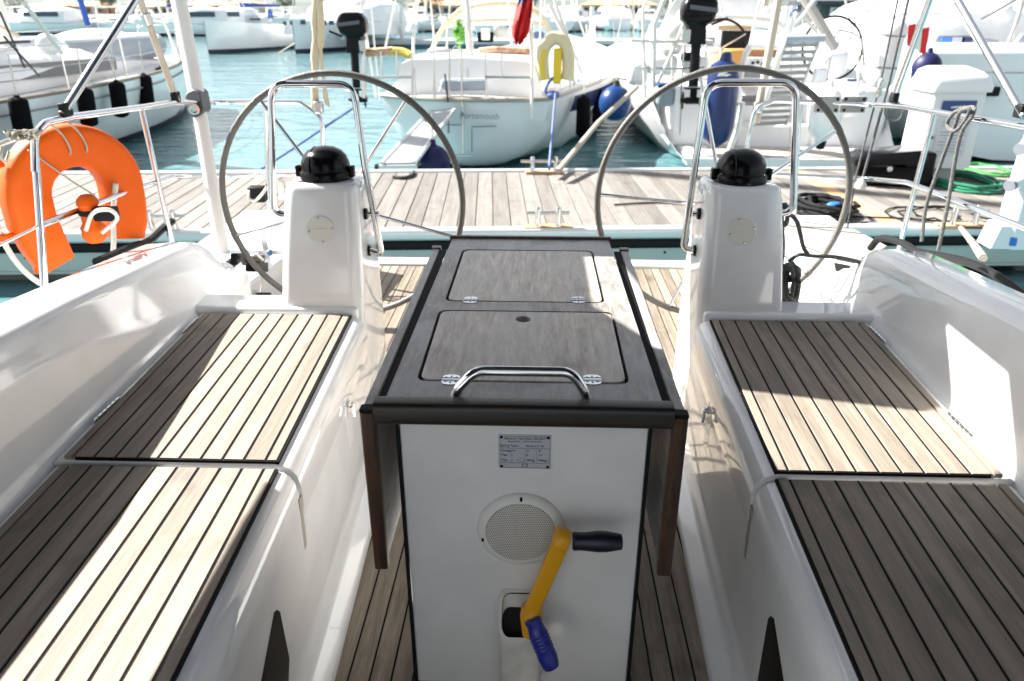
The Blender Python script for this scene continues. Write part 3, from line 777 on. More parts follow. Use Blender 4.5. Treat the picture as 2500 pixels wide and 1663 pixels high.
for u0, u1 in ((1991, 2042), (2054, 2106)):
    a, c = PY(u0, 234, 4.32), PY(u1, 274, 4.32)
    b = MB(); b.bx(a.x, c.x, 4.29, 4.315, c.z, a.z); pd = b.build('clamp_pad', mat('pad_grey', (.33, .33, .315), .5), t2, bevel=.004)
    for fx in (.13, .87):
        for fz in (.16, .84):
            b = MB(); b.lathe([(.009, 0), (.007, .004)], (a.x + (c.x-a.x)*fx, 4.29, c.z + (a.z-c.z)*fz), (0, -1, 0), 10); b.build('bolt', blackm, pd)
# lifelines to the left of the corner post
for z0, z1 in (((0, 352), (92, 318)), ((0, 598), (95, 552))):
    p0, p1 = PX(*z1, XS), PX(*z0, XS)
    b = MB(); b.tube([p0, p1, p1 + (p1-p0)*2], .005 if z0[1] > 400 else .010, 8); b.build('lifeline', steel, t1)
# awning struts
def strut(label, a, c, r, m=chrome, knee=None):
    t = thing('awning_strut', label, 'strut', a, 'struts that carry the awning')
    b = MB(); b.tube([a, a + (c-a)*.5, c], r, 12); b.build('tube', m, t)
    b = MB(); b.box(a + (c-a)*.02, (.03, .05, .05)); b.build('clamp', blackm, t, bevel=.006)
    if knee:
        q = a + (c-a)*knee; d = (c-a).normalized()
        b = MB(); b.lathe([(r*1.1, -.03), (r*1.5, -.026), (r*1.5, .02), (r*1.1, .026)], q, d, 12); b.build('sleeve', steel, t)
    return t
def ext(a, c): return a + (c - a) * ((CZ - a.z) / (c.z - a.z))
a = PX(152, 280, XS); strut('thick stainless strut rising from the lifebuoy rail', a, ext(a, PX(330, 0, XS + .13)), .0155)
a = PX(432, 246, XS + .05); strut('worn beige strut beside the white hinged pole', a, ext(a, PX(338, -10, XS + .02)), .0155, beige_tube, .42)
a = PX(2500, 285, XR); strut('stainless strut at the rail end above the white supply post', a, ext(a, PX(2338, 0, XR)), .0155)
a = PX(2180, 246, XR); strut('stainless strut leaning behind the two hanging lines', a, ext(a, PX(2270, 0, XR)), .0155)
# thick white pole with a hinge
wp = thing('hinged_pole', 'thick white pole with a dark hinge beside the steering wheel', 'pole', PD(545, 632, 3.92))
a, c, e = PD(546, 636, 3.92), PD(484, 250, 3.92), PD(425, -60, 3.92)
b = MB(); b.tube([a, a + (c-a)*.5, c], .036, 16); b.build('lower_tube', tube_w, wp)
b = MB(); b.tube([c, e], .041, 16); b.build('upper_tube', tube_w, wp)
d = (e - c).normalized(); sdv = d.cross(Vector((0, 1, 0))).normalized()
b = MB(); rr = []
for yy in (-.055, .055):
    rr.append([c + d*py_ + sdv*px_ + Vector((0, yy, 0)) for px_, py_ in rrect(.088, .145, .04, 5)])
b.loft(rr); hn = b.build('hinge_block', mat('hinge_grey', (.07, .075, .085), .4), wp, bevel=.006)
b = MB(); b.lathe([(.030, 0), (.030, .008), (.019, .009), (.018, .002)], c + Vector((0, -.058, 0)) - d*.03, (0, -1, 0), 24); b.build('pivot', steel, hn)
# ensign staff with rolled cloth, and beige staff on the far rail
a, c = PY(768, 262, 4.36), PY(770, -30, 4.36)
es = thing('ensign_staff', 'cream cloth-wrapped staff standing behind the compass of the lifebuoy side', 'staff', a)
b = MB(); n_ = 14; b.tube([a + (c-a)*(k/n_) + Vector((.003*math.sin(k*1.7), 0, 0)) for k in range(n_+1)], [.020 + .003*math.sin(k*1.3) for k in range(n_+1)], 10); b.build('rolled_cloth', cream, es)
b = MB(); b.tube(smooth_path([PY(778, -20, 4.34), PY(784, 60, 4.34), PY(783, 120, 4.34), PY(790, 190, 4.34), PY(797, 245, 4.34), PY(806, 262, 4.34)], 5), [.020]*10 + [.010]*8 + [.014]*4 + [.010, .007, .005, .002], 8, flat=(1, .35)); b.build('loose_strap', cream, es)
b = MB(); b.box(PY(778, 262, 4.34), (.05, .05, .07)); b.build('clamp', steel, es, bevel=.01)
a, c = PY(1846, 300, 4.40), PY(1906, -30, 4.40)
es2 = thing('ensign_staff', 'worn beige staff leaning in front of the grey slatted gangway', 'staff', a)
b = MB(); b.tube([a, c], .022, 12); b.build('staff_tube', beige_tube, es2)
b = MB(); b.box(PY(1850, 262, 4.38), (.05, .04, .06)); b.build('clamp', steel, es2, bevel=.01)
# hanging lines on the right
def rope(name, label, pts, r, m, cat='rope', smooth=True, group=None, n=5):
    b = MB(); b.tube(smooth_path(pts, n) if smooth else pts, r, 8)
    return b.build(name, m, label=label, cat=cat, group=group, org=pts[0])
bs = thing('backstay_tackle', 'grey twisted tackle lines with a small block before the white liferaft canister', 'tackle', PY(2086, 440, 4.30))
for p, rr_ in (([(2196, -20), (2150, 200), (2090, 430), (2055, 640)], .0055), ([(2222, -20), (2170, 205), (2130, 350), (2105, 440)], .0075)):
    b = MB(); b.tube([PY(u, v, 4.26) for u, v in p], rr_, 8); b.build('line', greyrope, bs)
b = MB(); b.lathe([(.005, -.05), (.016, -.035), (.016, .035), (.005, .05)], PY(2148, 215, 4.25), (.05, 0, 1), 10); b.build('block', steel, bs)
b = MB(); b.lathe([(.002, .02), (.03, -.02), (.03, -.045), (.01, -.05)], PY(2105, 440, 4.24), (.1, 0, 1), 12); b.build('shackle', whiterope, bs)
b = MB(); b.tube([PY(2178 + 22*math.cos(a_) + 4, 272 + 22*math.sin(a_)*1.1, 4.25) for a_ in [k*.4 for k in range(15)]], .006, 8); b.build('eye', greyrope, bs)
kn = thing('tied_line', 'grey line knotted over the stern rail with two hanging tails', 'rope', PX(2350, 290, XR))
b = MB(); b.tube(smooth_path([PX(2250 + 0, 590, XR - .05), PX(2262, 500, XR - .05), PX(2300, 390, XR - .05), PX(2330, 310, XR - .05), PX(2345, 272, XR - .06), PX(2368, 268, XR - .05), PX(2352, 300, XR - .04), PX(2330, 320, XR - .05), PX(2312, 305, XR - .05), PX(2330, 275, XR - .05), PX(2375, 262, XR - .02), PX(2372, 285, XR - .04), PX(2345, 330, XR - .06), PX(2325, 430, XR - .05), PX(2310, 520, XR - .05), PX(2290, 612, XR - .05)], 5), .0085, 8); b.build('line', greyrope, kn)
# coiled rope hanging beside the right pedestal
cr = thing('coiled_rope', 'coiled grey mooring rope hanging beside the steering pedestal', 'rope', PY(1925, 740, 2.80))
rnd = random.Random(3)
for i in range(9):
    cu_ = 1925 + rnd.uniform(-6, 8); cv = 690 + rnd.uniform(-10, 12); ru = rnd.uniform(10, 24); rv = rnd.uniform(34, 58); yy = 2.60 + i*.018
    b = MB(); b.tube([PY(cu_ + ru*math.cos(a_) + rnd.uniform(-1.5, 1.5), cv + rv*math.sin(a_) + rnd.uniform(-2, 2), yy + .02*math.sin(a_*2)) for a_ in [2*math.pi*k/18 for k in range(18)]], .0085, 8, closed=True); b.build('loop', greyrope, cr)
b = MB(); b.tube([PY(1925 + 26*math.cos(a_), 662 + 14*math.sin(a_) + 3*k_, 2.67 + .06*math.sin(a_)) for k_ in range(4) for a_ in [2*math.pi*k/16 for k in range(16)]], .0085, 8); b.build('wrap', greyrope, cr)
for pts in ([(1908, 650), (1912, 600), (1909, 540), (1912, 505)], [(1915, 515), (1945, 540), (1960, 600), (1972, 620)], [(1925, 640), (1950, 622), (1985, 625), (2040, 628), (2100, 640)]):
    b = MB(); b.tube(smooth_path([PY(u, v, 2.72) for u, v in pts], 6), .008, 8); b.build('tail', greyrope, cr)
b = MB(); b.tube([PY(1914 + 9*math.cos(a_), 525 + 26*math.sin(a_), 2.66) for a_ in [2*math.pi*k/14 for k in range(14)]], .009, 8, closed=True); b.build('hitch', greyrope, cr)

# helm details
hs = thing('helm_seat_board', 'grey teak seat board on the helm side behind the coiled rope', 'seat board', PZ(2040, 590, .92))
b = MB(); b.prism([PZ(u, v, .917) for u, v in ((1900, 545), (1968, 549), (2040, 558), (2088, 570), (2165, 610), (2110, 646), (2040, 632), (1960, 600))], (0, 0, .022)); b.build('board', wood('helm_board', (.24, .22, .20), (.36, .34, .32), stain=.2), hs, bevel=.005)
b = MB(); b.prism([PZ(u, v, .915) for u, v in ((2036, 640), (2100, 652), (2086, 672), (2040, 660))], (0, 0, -.05)); b.build('bracket', blackm, hs, bevel=.004)
ec = thing('engine_control', 'black engine lever and gauge on the white helm side', 'control', PX(600, 640, -1.31))
xp = -1.285
def cbox(u0, v0, u1, v1, m, nm, th=.03, par=None, x=xp):
    a, c = PX(u0, v0, x), PX(u1, v1, x)
    b = MB(); b.prism([a, PX(u1, v0, x), c, PX(u0, v1, x)], (th, 0, 0)); return b.build(nm, m, par or ec, bevel=.004)
cbox(562, 618, 588, 648, black, 'switch_box'); cbox(592, 622, 622, 640, black, 'lever_base', .05); cbox(598, 640, 630, 664, black, 'lever_boss', .05)
b = MB(); b.tube([PX(606, 630, xp + .05), PX(628, 622, xp + .09), PX(640, 636, xp + .10)], .010, 10); b.build('lever', steel, ec)
b = MB(); b.lathe([(.034, 0), (.034, .012), (.028, .018), (0, .018)], PX(563, 650, xp - .01), (1, -.3, .2), 20); b.build('gauge', mat('gauge_face', (.10, .11, .12), .2), ec)
b = MB(); b.lathe([(.016, 0), (.016, .010), (.0, .012)], PX(656, 617, -1.27), (1, -.3, .1), 16); b.build('blue_button', mat('blue_button', (.02, .16, .36), .4), ec)
for (q, mcol, nm) in (([(575, 680), (590, 674), (600, 692), (585, 698)], (.50, .46, .08), 'yellow_sticker'), ([(594, 722), (606, 712), (610, 728), (592, 734)], (.08, .09, .42), 'blue_sticker')):
    b = MB(); b.prism([PX(u, v, -1.312) for u, v in q], (.004, 0, 0)); b.build(nm, mat(nm, mcol, .5), ec, smooth=None)
cbox(622, 714, 648, 732, blackm, 'socket_box', .03)
b = MB(); b.tube(smooth_path([PX(638, 650, xp + .04), PX(640, 690, xp + .03), PX(636, 716, xp + .02)], 5), .004, 6); b.build('cable', whiterope, ec)
# mooring cleats with black fairlead rope on the quarters
for lab, base, fl_ in (('black chafe-covered mooring line over the coaming by the lifebuoy', [(235, 640), (300, 612), (330, 600), (360, 592), (395, 560), (420, 540)], .02), ):
    rope('mooring_line', lab, [PX(u, v, -1.72) for u, v in base], .018, blackm)
rope('mooring_line', 'thick black chafe-covered mooring line over the coaming near the white rope ends', [PX(u, v, 1.74) for u, v in ((2125, 606), (2150, 582), (2200, 592), (2240, 614), (2300, 626), (2360, 640), (2430, 672), (2520, 740))], .017, blackm)
rope('mooring_line', 'pale doubled mooring line running from the dock cleat to the yacht', [PX(2400, 630, 1.76), PX(2380, 600, 2.0), PZ(2345, 556, .46)], .016, tanrope, smooth=False)
rope('mooring_line', 'dark mooring line running from the dock cleat behind the lifebuoy', [PX(330, 600, -1.72), PX(370, 575, -2.0), PZ(405, 540, .48)], .014, greyrope, smooth=False)

# ---- lifebuoy
lb = thing('lifebuoy', 'orange horseshoe lifebuoy hanging on the stern rail', 'lifebuoy', PD(175, 480, 2.92))
C0 = PD(184, 468, 3.02); e1 = Vector((math.cos(R(58)), math.sin(R(58)), 0)); nv = Vector((e1.y, -e1.x, 0)); e3 = (Vector((0, 0, 1)) + nv*.06).normalized()
path = []
RO = .190
for k in range(25):
    a_ = R(180 - 180*k/24); path.append((RO*math.cos(a_), RO*.98*math.sin(a_)))
lft = [(-RO*.74, -.270), (-RO*.88, -.18), (-RO*.99, -.09)]
rgt = [(RO*1.0, -.09), (RO*.97, -.17), (RO*.90, -.235)]
path = lft + path + rgt
rings = []
for i, (px_, py_) in enumerate(path):
    a_ = path[max(0, i-1)]; c_ = path[min(len(path)-1, i+1)]
    tx, ty = c_[0]-a_[0], c_[1]-a_[1]; l_ = math.hypot(tx, ty); nx, ny = -ty/l_, tx/l_
    w_ = .166
    end = min(i, len(path)-1-i); sc = (.86, .97, 1.0)[min(end, 2)]
    rings.append([C0 + e1*(px_ + nx*q*sc) + e3*(py_ + ny*q*sc) + nv*h*sc for q, h in rrect(w_, .12, .035, 4)])
b = MB(); b.loft(rings); b.build('float', orange, lb, smooth=60)
# grab rope round the outside, straps, seam
outp = [C0 + e1*(px_*1.40) + e3*(py_*1.40 - .0) - nv*.0 for px_, py_ in path[:18]]
pth = [C0 + e1*(.06) + e3*(-.40), C0 + e1*(-.06) + e3*(-.425)] + [C0 + e1*(x_) + e3*y_ for x_, y_ in ((-.16, -.39), (-.25, -.29), (-.30, -.16), (-.315, 0), (-.30, .12), (-.24, .22))]
b = MB(); b.tube(smooth_path([C0 + e1*.13 + e3*.02 + nv*.08, C0 + e1*.10 + e3*(-.10) + nv*.07, C0 + e1*.09 + e3*(-.25) + nv*.04] + pth, 5), .011, 8); b.build('grab_rope', whiterope, lb)
for ang in (150, 195, 232):
    p_ = C0 + e1*(.31*math.cos(R(ang))) + e3*(.31*math.sin(R(ang)) - (.04 if ang > 180 else 0))
    b = MB(); b.box(p_, (.05, .05, .028)); b.build('rope_keeper', orange, lb, bevel=.006)
for du in (-.035, .03):
    b = MB(); b.tube(smooth_path([C0 + e1*(du - .05) + e3*.30 + nv*.062, C0 + e1*(du + .0) + e3*.24 + nv*.066, C0 + e1*(du + .018) + e3*.17 + nv*.066, C0 + e1*(du + .0) + e3*.145 + nv*.02, C0 + e1*(du) + e3*.14 - nv*.06], 4), .004, 6); b.build('tie', tanrope, lb)
b = MB(); b.tube([C0 + e1*(-.17) + e3*.20 + nv*.066, C0 + e1*(-.04) + e3*(.06) + nv*.07, C0 + e1*(.05) + e3*(-.02) + nv*.05], .0035, 6); b.build('tie', tanrope, lb)
# rescue light inside the horseshoe
lt = thing('rescue_light', 'small orange rescue light strapped to the rail inside the lifebuoy', 'rescue light', PD(240, 560, 2.95))
p_ = PD(236, 590, 2.90)
b = MB(); b.lathe([(.03, 0), (.045, .02), (.045, .06), (.034, .075), (.034, .14), (.04, .15), (.036, .17), (.02, .185), (.0, .188)], p_, (0, 0, 1), 20); b.build('body', orange, lt)
b = MB(); b.lathe([(.040, .108), (.040, .128)], p_, (0, 0, 1), 20); b.box(p_ + Vector((.07, -.01, .115)), (.08, .05, .05)); b.build('strap', blackm, lt, bevel=.004)
b = MB(); b.tube(smooth_path([p_ + Vector((0, -.05, .06)), p_ + Vector((.05, -.06, .13)), p_ + Vector((.11, -.05, .14)), p_ + Vector((.12, -.03, .10)), p_ + Vector((.06, -.05, .05))], 5), .008, 8); b.build('lanyard', whiterope, lt)
# rope bundle at the rail corner
b = MB()
b.tube([PX(30 + 26*math.cos(k*.9) + k*1.6, 330 + 12*math.sin(k*1.3), XS + .05 + .02*math.sin(k*2.1)) for k in range(34)], .005, 6)
b.tube(smooth_path([PX(8, 350, XS), PX(2, 380, XS), PX(14, 395, XS), PX(22, 370, XS)], 5), .005, 6)
b.build('cord_tangle', tanrope, label='tangle of tan cord tied round the rail corner above the lifebuoy', cat='cord')

# ================================================================== THE DOCK
DZ = .44
DA = R(3.6)
DO = PZ(1250, 566, DZ)
DX, DY = Vector((math.cos(DA), math.sin(DA), 0)), Vector((-math.sin(DA), math.cos(DA), 0))
DW = (PZ(1250, 416, DZ) - DO).dot(DY)
DROT = Matrix.Rotation(DA, 3, 'Z')
def D(x, y, z=DZ): return Vector((DO.x, DO.y, 0)) + DX*x + DY*y + Vector((0, 0, z))
def dpx(u, v, z=DZ):
    p = PZ(u, v, z) - DO; return p.dot(DX), p.dot(DY)
def dbox(b, x0, x1, y0, y1, z0, z1): return b.box(D((x0+x1)/2, (y0+y1)/2, (z0+z1)/2), (x1-x0, y1-y0, z1-z0), DROT)
XL, XH = -9.0, 9.5
b = MB(); dbox(b, XL, XH, .06, DW-.06, .12, DZ-.031)
dock = b.build('dock', mat('dock_frame', (.05, .05, .05), .8), kind='structure', label='wooden pontoon dock crossing behind the yacht', org=D(0, 1, .2))
PLW = .150
pm = MB(); l_ = DW - .22
pm.loft([[(-PLW/2+.003, y, 0), (PLW/2-.003, y, 0), (PLW/2-.003, y, .026), (PLW/2-.006, y, .03), (-PLW/2+.006, y, .03), (-PLW/2+.003, y, .026)] for y in (-l_/2, l_/2)])
pme = pm.mesh('plank', dockw); pmo = pm.mesh('plank', orangew)
oi_ = round((dpx(2105, 520)[0] - XL) / PLW)
n_ = int((XH - XL) / PLW)
rn = random.Random(5)
for i in range(n_):
    q = D(XL + (i + .5)*PLW, DW/2, DZ - .03 + rn.uniform(-.002, .002))
    o = inst('plank', pmo if i == oi_ else pme, q, dock, (0, 0, DA + rn.uniform(-.0012, .0012)))
# edges: pale capping, black rubber, grey panel with bolts
b = MB(); b.loft([[D(x, .05 + dy, .415 + dz) for dy, dz in rrect(.115, .10, .035, 4)] for x in (XL, XH)]); b.build('edge_cap', alu, dock)
b = MB(); b.loft([[D(x, .045 + dy, .325 + dz) for dy, dz in rrect(.10, .078, .03, 4)] for x in (XL, XH)]); b.build('rubber_fender', rubber, dock)
b = MB(); dbox(b, XL, XH, .035, .06, .13, .284); dbox(b, XL, XH, .025, .06, .105, .128); sidep = b.build('side_panel', alug, dock, smooth=None)
for i in range(20):
    b = MB(); b.lathe([(.012, 0), (.009, .006)], D(-8.3 + i*.87, .034, .245), -DY, 8); b.build('bolt', blackm, sidep)
b = MB(); b.loft([[D(x, DW - .045 + dy, .42 + dz) for dy, dz in rrect(.10, .085, .02, 3)] for x in (XL, XH)]); b.build('edge_cap', alu, dock)
b = MB(); dbox(b, XL, XH, DW-.06, DW-.02, .05, .375); b.build('side_panel', alug, dock, smooth=None)
for i in range(6):
    b = MB(); dbox(b, -8 + i*3.1, -6.6 + i*3.1, .2, DW-.2, -.3, .12); b.build('float', mat('concrete_float', (.16, .17, .16), .9), dock, bevel=.03)

# cleats
def cleat(label, u, v, w=.30, board=True, flip=False):
    x, y = dpx(u, v)
    t = thing('dock_cleat', label, 'cleat', D(x, y), 'cleats bolted along the dock')
    if board:
        b = MB(); dbox(b, x-.20, x+.20, y-.05, y+.07, DZ+.001, DZ+.03); b.build('base_board', orangew, t, smooth=None, bevel=.004)
    for s in (-1, 1):
        b = MB(); b.lathe([(.035, 0), (.030, .02), (.022, .05), (.024, .15), (.016, .165)], D(x + s*w*.42, y, DZ+.02), (0, 0, 1), 12); b.build('post', steel, t)
    b = MB(); b.tube([D(x - w*.85, y, DZ+.135), D(x + w*.85, y, DZ+.135)], .016, 10); b.build('bar', steel, t)
    return t
cleat('steel cleat on an orange board at the far dock edge', 1328, 424)
cleat('steel cleat at the near dock edge behind the table', 1338, 560, .20)
cleat('steel cleat at the near dock edge behind the lifebuoy', 400, 566, .22, False)
cleat('steel cleat at the near dock edge holding the doubled pale mooring line', 2350, 556, .22)

# power and water post with roof
def supply_post():
    p = PZ(2268, 438, DZ); t = thing('supply_post', 'white dock supply post with blue label and paper notice', 'supply post', p)
    rt = Matrix.Rotation(R(3), 3, 'Z')
    def q(x, y, z): return p + rt @ Vector((x, y, z))
    W, Dp, H = .27, .22, .90
    b = MB(); b.loft([[q(x_, y_, z) for x_, y_ in rrect(W*2*f, Dp*2*f, .03, 3)] for z, f in ((.16, 1), (H, .97))]); b.build('cabinet', gel2, t)
    b = MB(); b.loft([[q(x_, y_, z) for x_, y_ in rrect(W*2*f, Dp*2*f, .05, 3)] for z, f in ((.0, .7), (.16, .62))]); b.build('plinth', mat('post_grey', (.40, .42, .42), .6), t)
    b = MB(); b.loft([[q(x_, y_, z + zz*y_) for x_, y_ in rrect(W*2*f, Dp*2*f, .05, 3)] for z, f, zz in ((H, 1.12, .0), (H+.05, 1.14, .0), (H+.16, 1.0, .12), (H+.20, .8, .12))]); b.build('roof', gel2, t)
    yf = -Dp*1.0 - .003
    b = MB(); b.prism([q(-.17, yf, .69), q(.17, yf, .69), q(.17, yf, .82), q(-.17, yf, .82)], rt @ Vector((0, -.004, 0))); lb_ = b.build('blue_label', mat('label_blue', (.03, .06, .20), .4), t, smooth=None)
    b = MB(); b.prism([q(-.08, yf-.006, .765), q(.06, yf-.006, .775), q(.09, yf-.006, .76), q(.06, yf-.006, .72), q(.055, yf-.006, .755), q(-.08, yf-.006, .752)], rt @ Vector((0, -.002, 0))); b.build('emblem', whitepl, lb_, smooth=None)
    b = MB(); b.prism([q(-.17, yf, .28), q(.16, yf, .28), q(.16, yf, .68), q(-.17, yf, .68)], rt @ Vector((0, -.003, 0))); nt_ = b.build('paper_notice', mat('paper', (.62, .64, .66), .7), t, smooth=None)
    for k in range(11):
        w_ = .13 if k % 3 else .08
        b = MB(); b.prism([q(-w_, yf-.0045, .645 - k*.032), q(w_, yf-.0045, .645 - k*.032), q(w_, yf-.0045, .651 - k*.032), q(-w_, yf-.0045, .651 - k*.032)], rt @ Vector((0, -.001, 0))); b.build('print_line', inkgrey, nt_, smooth=None)
    b = MB(); b.box(q(-.235, yf-.01, .47), (.07, .03, .03), rt); b.build('lock_handle', blackm, t, bevel=.006)
supply_post()
def tap_post():
    p = PZ(2484, 600, DZ); t = thing('supply_post', 'white supply post with blue taps at the dock edge, cut by the frame', 'supply post', p)
    b = MB(); b.loft([[p + Vector((x_, y_, z)) for x_, y_ in rrect(.30*f, .24*f, .05, 4)] for z, f in ((0, .9), (.3, 1.0), (.75, .92), (.93, .85), (.97, .6))]); b.build('cabinet', gel2, t)
    for z, mm in ((.93, bluepl), (.03, bluepl)):
        b = MB(); b.lathe([(.035, 0), (.035, .06), (.02, .07)], p + Vector((-.10, -.08, z)), (0, 0, 1), 12); b.build('blue_cap', mat('cap_blue', (.03, .16, .55), .4), t)
    for z in (.78, .52):
        b = MB(); b.lathe([(.055, 0), (.055, .06), (.04, .09), (.03, .14)], p + Vector((-.13, -.05, z)), (-.8, -.4, -.25), 14); so = b.build('socket', whitepl, t)
        b = MB(); b.lathe([(.045, .0), (.045, .03)], p + Vector((-.23, -.1, z-.035)), (-.8, -.4, -.25), 14); b.build('socket_lid', inkgrey, so)
    b = MB(); b.hexa([p + Vector(v) for v in ((-.26, -.1, 0), (-.02, -.1, 0), (-.02, .1, 0), (-.26, .1, 0), (-.22, -.09, .18), (-.05, -.09, .18), (-.05, .09, .18), (-.22, .09, .18))]); b.build('plinth', gel2, t, bevel=.01)
tap_post()
# black box
def blackbox():
    p = PZ(2150, 446, DZ); t = thing('deck_box', 'black plastic deck box beside the white supply post', 'box', p)
    rt = Matrix.Rotation(R(-8), 3, 'Z')
    def q(x, y, z): return p + rt @ Vector((x, y, z))
    b = MB(); b.loft([[q(x_, y_, z) for x_, y_ in rrect(.62*f, .42*f, .04, 3)] for z, f in ((0, .9), (.2, 1.0))]); b.build('bin', black, t)
    b = MB(); b.loft([[q(x_, y_, z + .05*(x_ > 0)) for x_, y_ in rrect(.68*f, .46*f, .05, 3)] for z, f in ((.2, 1.0), (.26, 1.0), (.31, .8))]); b.build('lid', black, t)
    b = MB(); b.bx(p.x+.12, p.x+.42, p.y-.2, p.y+.2, DZ, DZ+.34); b.build('upright_bin', black, t, bevel=.03)
    b = MB(); b.lathe([(.03, 0), (.03, .03), (.02, .04)], q(-.02, -.24, .19), (0, -1, 0), 10); b.build('latch', steel, t)
blackbox()
# coils of hose and cable lying on the dock
def coil(name, label, u, v, ru, rv, turns, r, m, seed, cat, jit=.12):
    rn_ = random.Random(seed); c = PZ(u, v, DZ); n = 20
    a = (PZ(u + ru, v, DZ) - c).length; bq = (PZ(u, v - rv, DZ) - c).length
    pts = []
    for k in range(int(n*turns)):
        an = 2*math.pi*k/n; f = 1 - jit*2*rn_.random()*.5 + jit*math.sin(k*.13)
        pts.append(c + Vector((a*f*math.cos(an), bq*f*math.sin(an), r + r*1.6*(k // n)*.5 + rn_.random()*r)))
    b = MB(); b.tube(pts, r, 7); return b.build(name, m, label=label, cat=cat, org=c)
coil('water_hose', 'coiled green water hose on the dock beside the tap post', 2350, 452, 68, 18, 6, .013, green, 1, 'hose')
coil('water_hose', 'loose loop of bright green hose behind the tap post', 2410, 418, 45, 12, 2, .012, mat('green_hose_light', (.05, .26, .06), .45), 4, 'hose')
coil('shore_cable', 'coiled black shore power cable with blue plug on the dock', 2010, 520, 58, 18, 8, .016, blackm, 2, 'cable', .25)
coil('shore_cable', 'loose loops of thin black cable on the dock near the tap post', 2290, 530, 105, 22, 3, .007, blackm, 3, 'cable', .35)
b = MB(); p = PZ(2055, 505, DZ+.06); b.lathe([(.03, 0), (.045, .02), (.045, .10), (.03, .12), (.02, .2)], p, (-1, .3, -.1), 12); b.build('cable_plug', mat('plug_blue', (.02, .13, .55), .35), label='bright blue power plug lying on the black cable coil', cat='plug')
rope('shore_cable', 'single black cable trailing along the dock behind the coiled rope', [PZ(u, v, DZ+.012) for u, v in ((1500, 500), (1600, 495), (1750, 500), (1900, 500), (1960, 512), (2080, 528), (2180, 532), (2300, 540), (2440, 545))], .008, blackm, 'cable')
rope('dock_rope', 'short dark rope end lying on the dock under the gangway', [PZ(u, v, DZ+.02) for u, v in ((960, 432), (985, 434), (1005, 428), (1010, 418))], .018, darkrope)
br = thing('rope_bracket', 'black rope bracket with white line hanging on the lower stern rail', 'bracket', PY(625, 480, 4.30))
a, c = PY(604, 456, 4.28), PY(650, 494, 4.28)
b = MB(); b.bx(a.x, c.x, 4.26, 4.33, c.z, a.z); b.build('pouch', blackm, br, bevel=.01)
b = MB(); b.bx(PY(617, 0, 4.25).x, PY(636, 0, 4.25).x, 4.245, 4.262, PY(0, 482, 4.25).z, PY(0, 436, 4.25).z); b.build('plate', steel, br, bevel=.003)
b = MB(); b.tube(smooth_path([PY(606, 465, 4.23), PY(607, 484, 4.23), PY(622, 490, 4.22), PY(640, 474, 4.23), PY(652, 456, 4.25)], 5), .009, 8); b.build('line', whiterope, br)

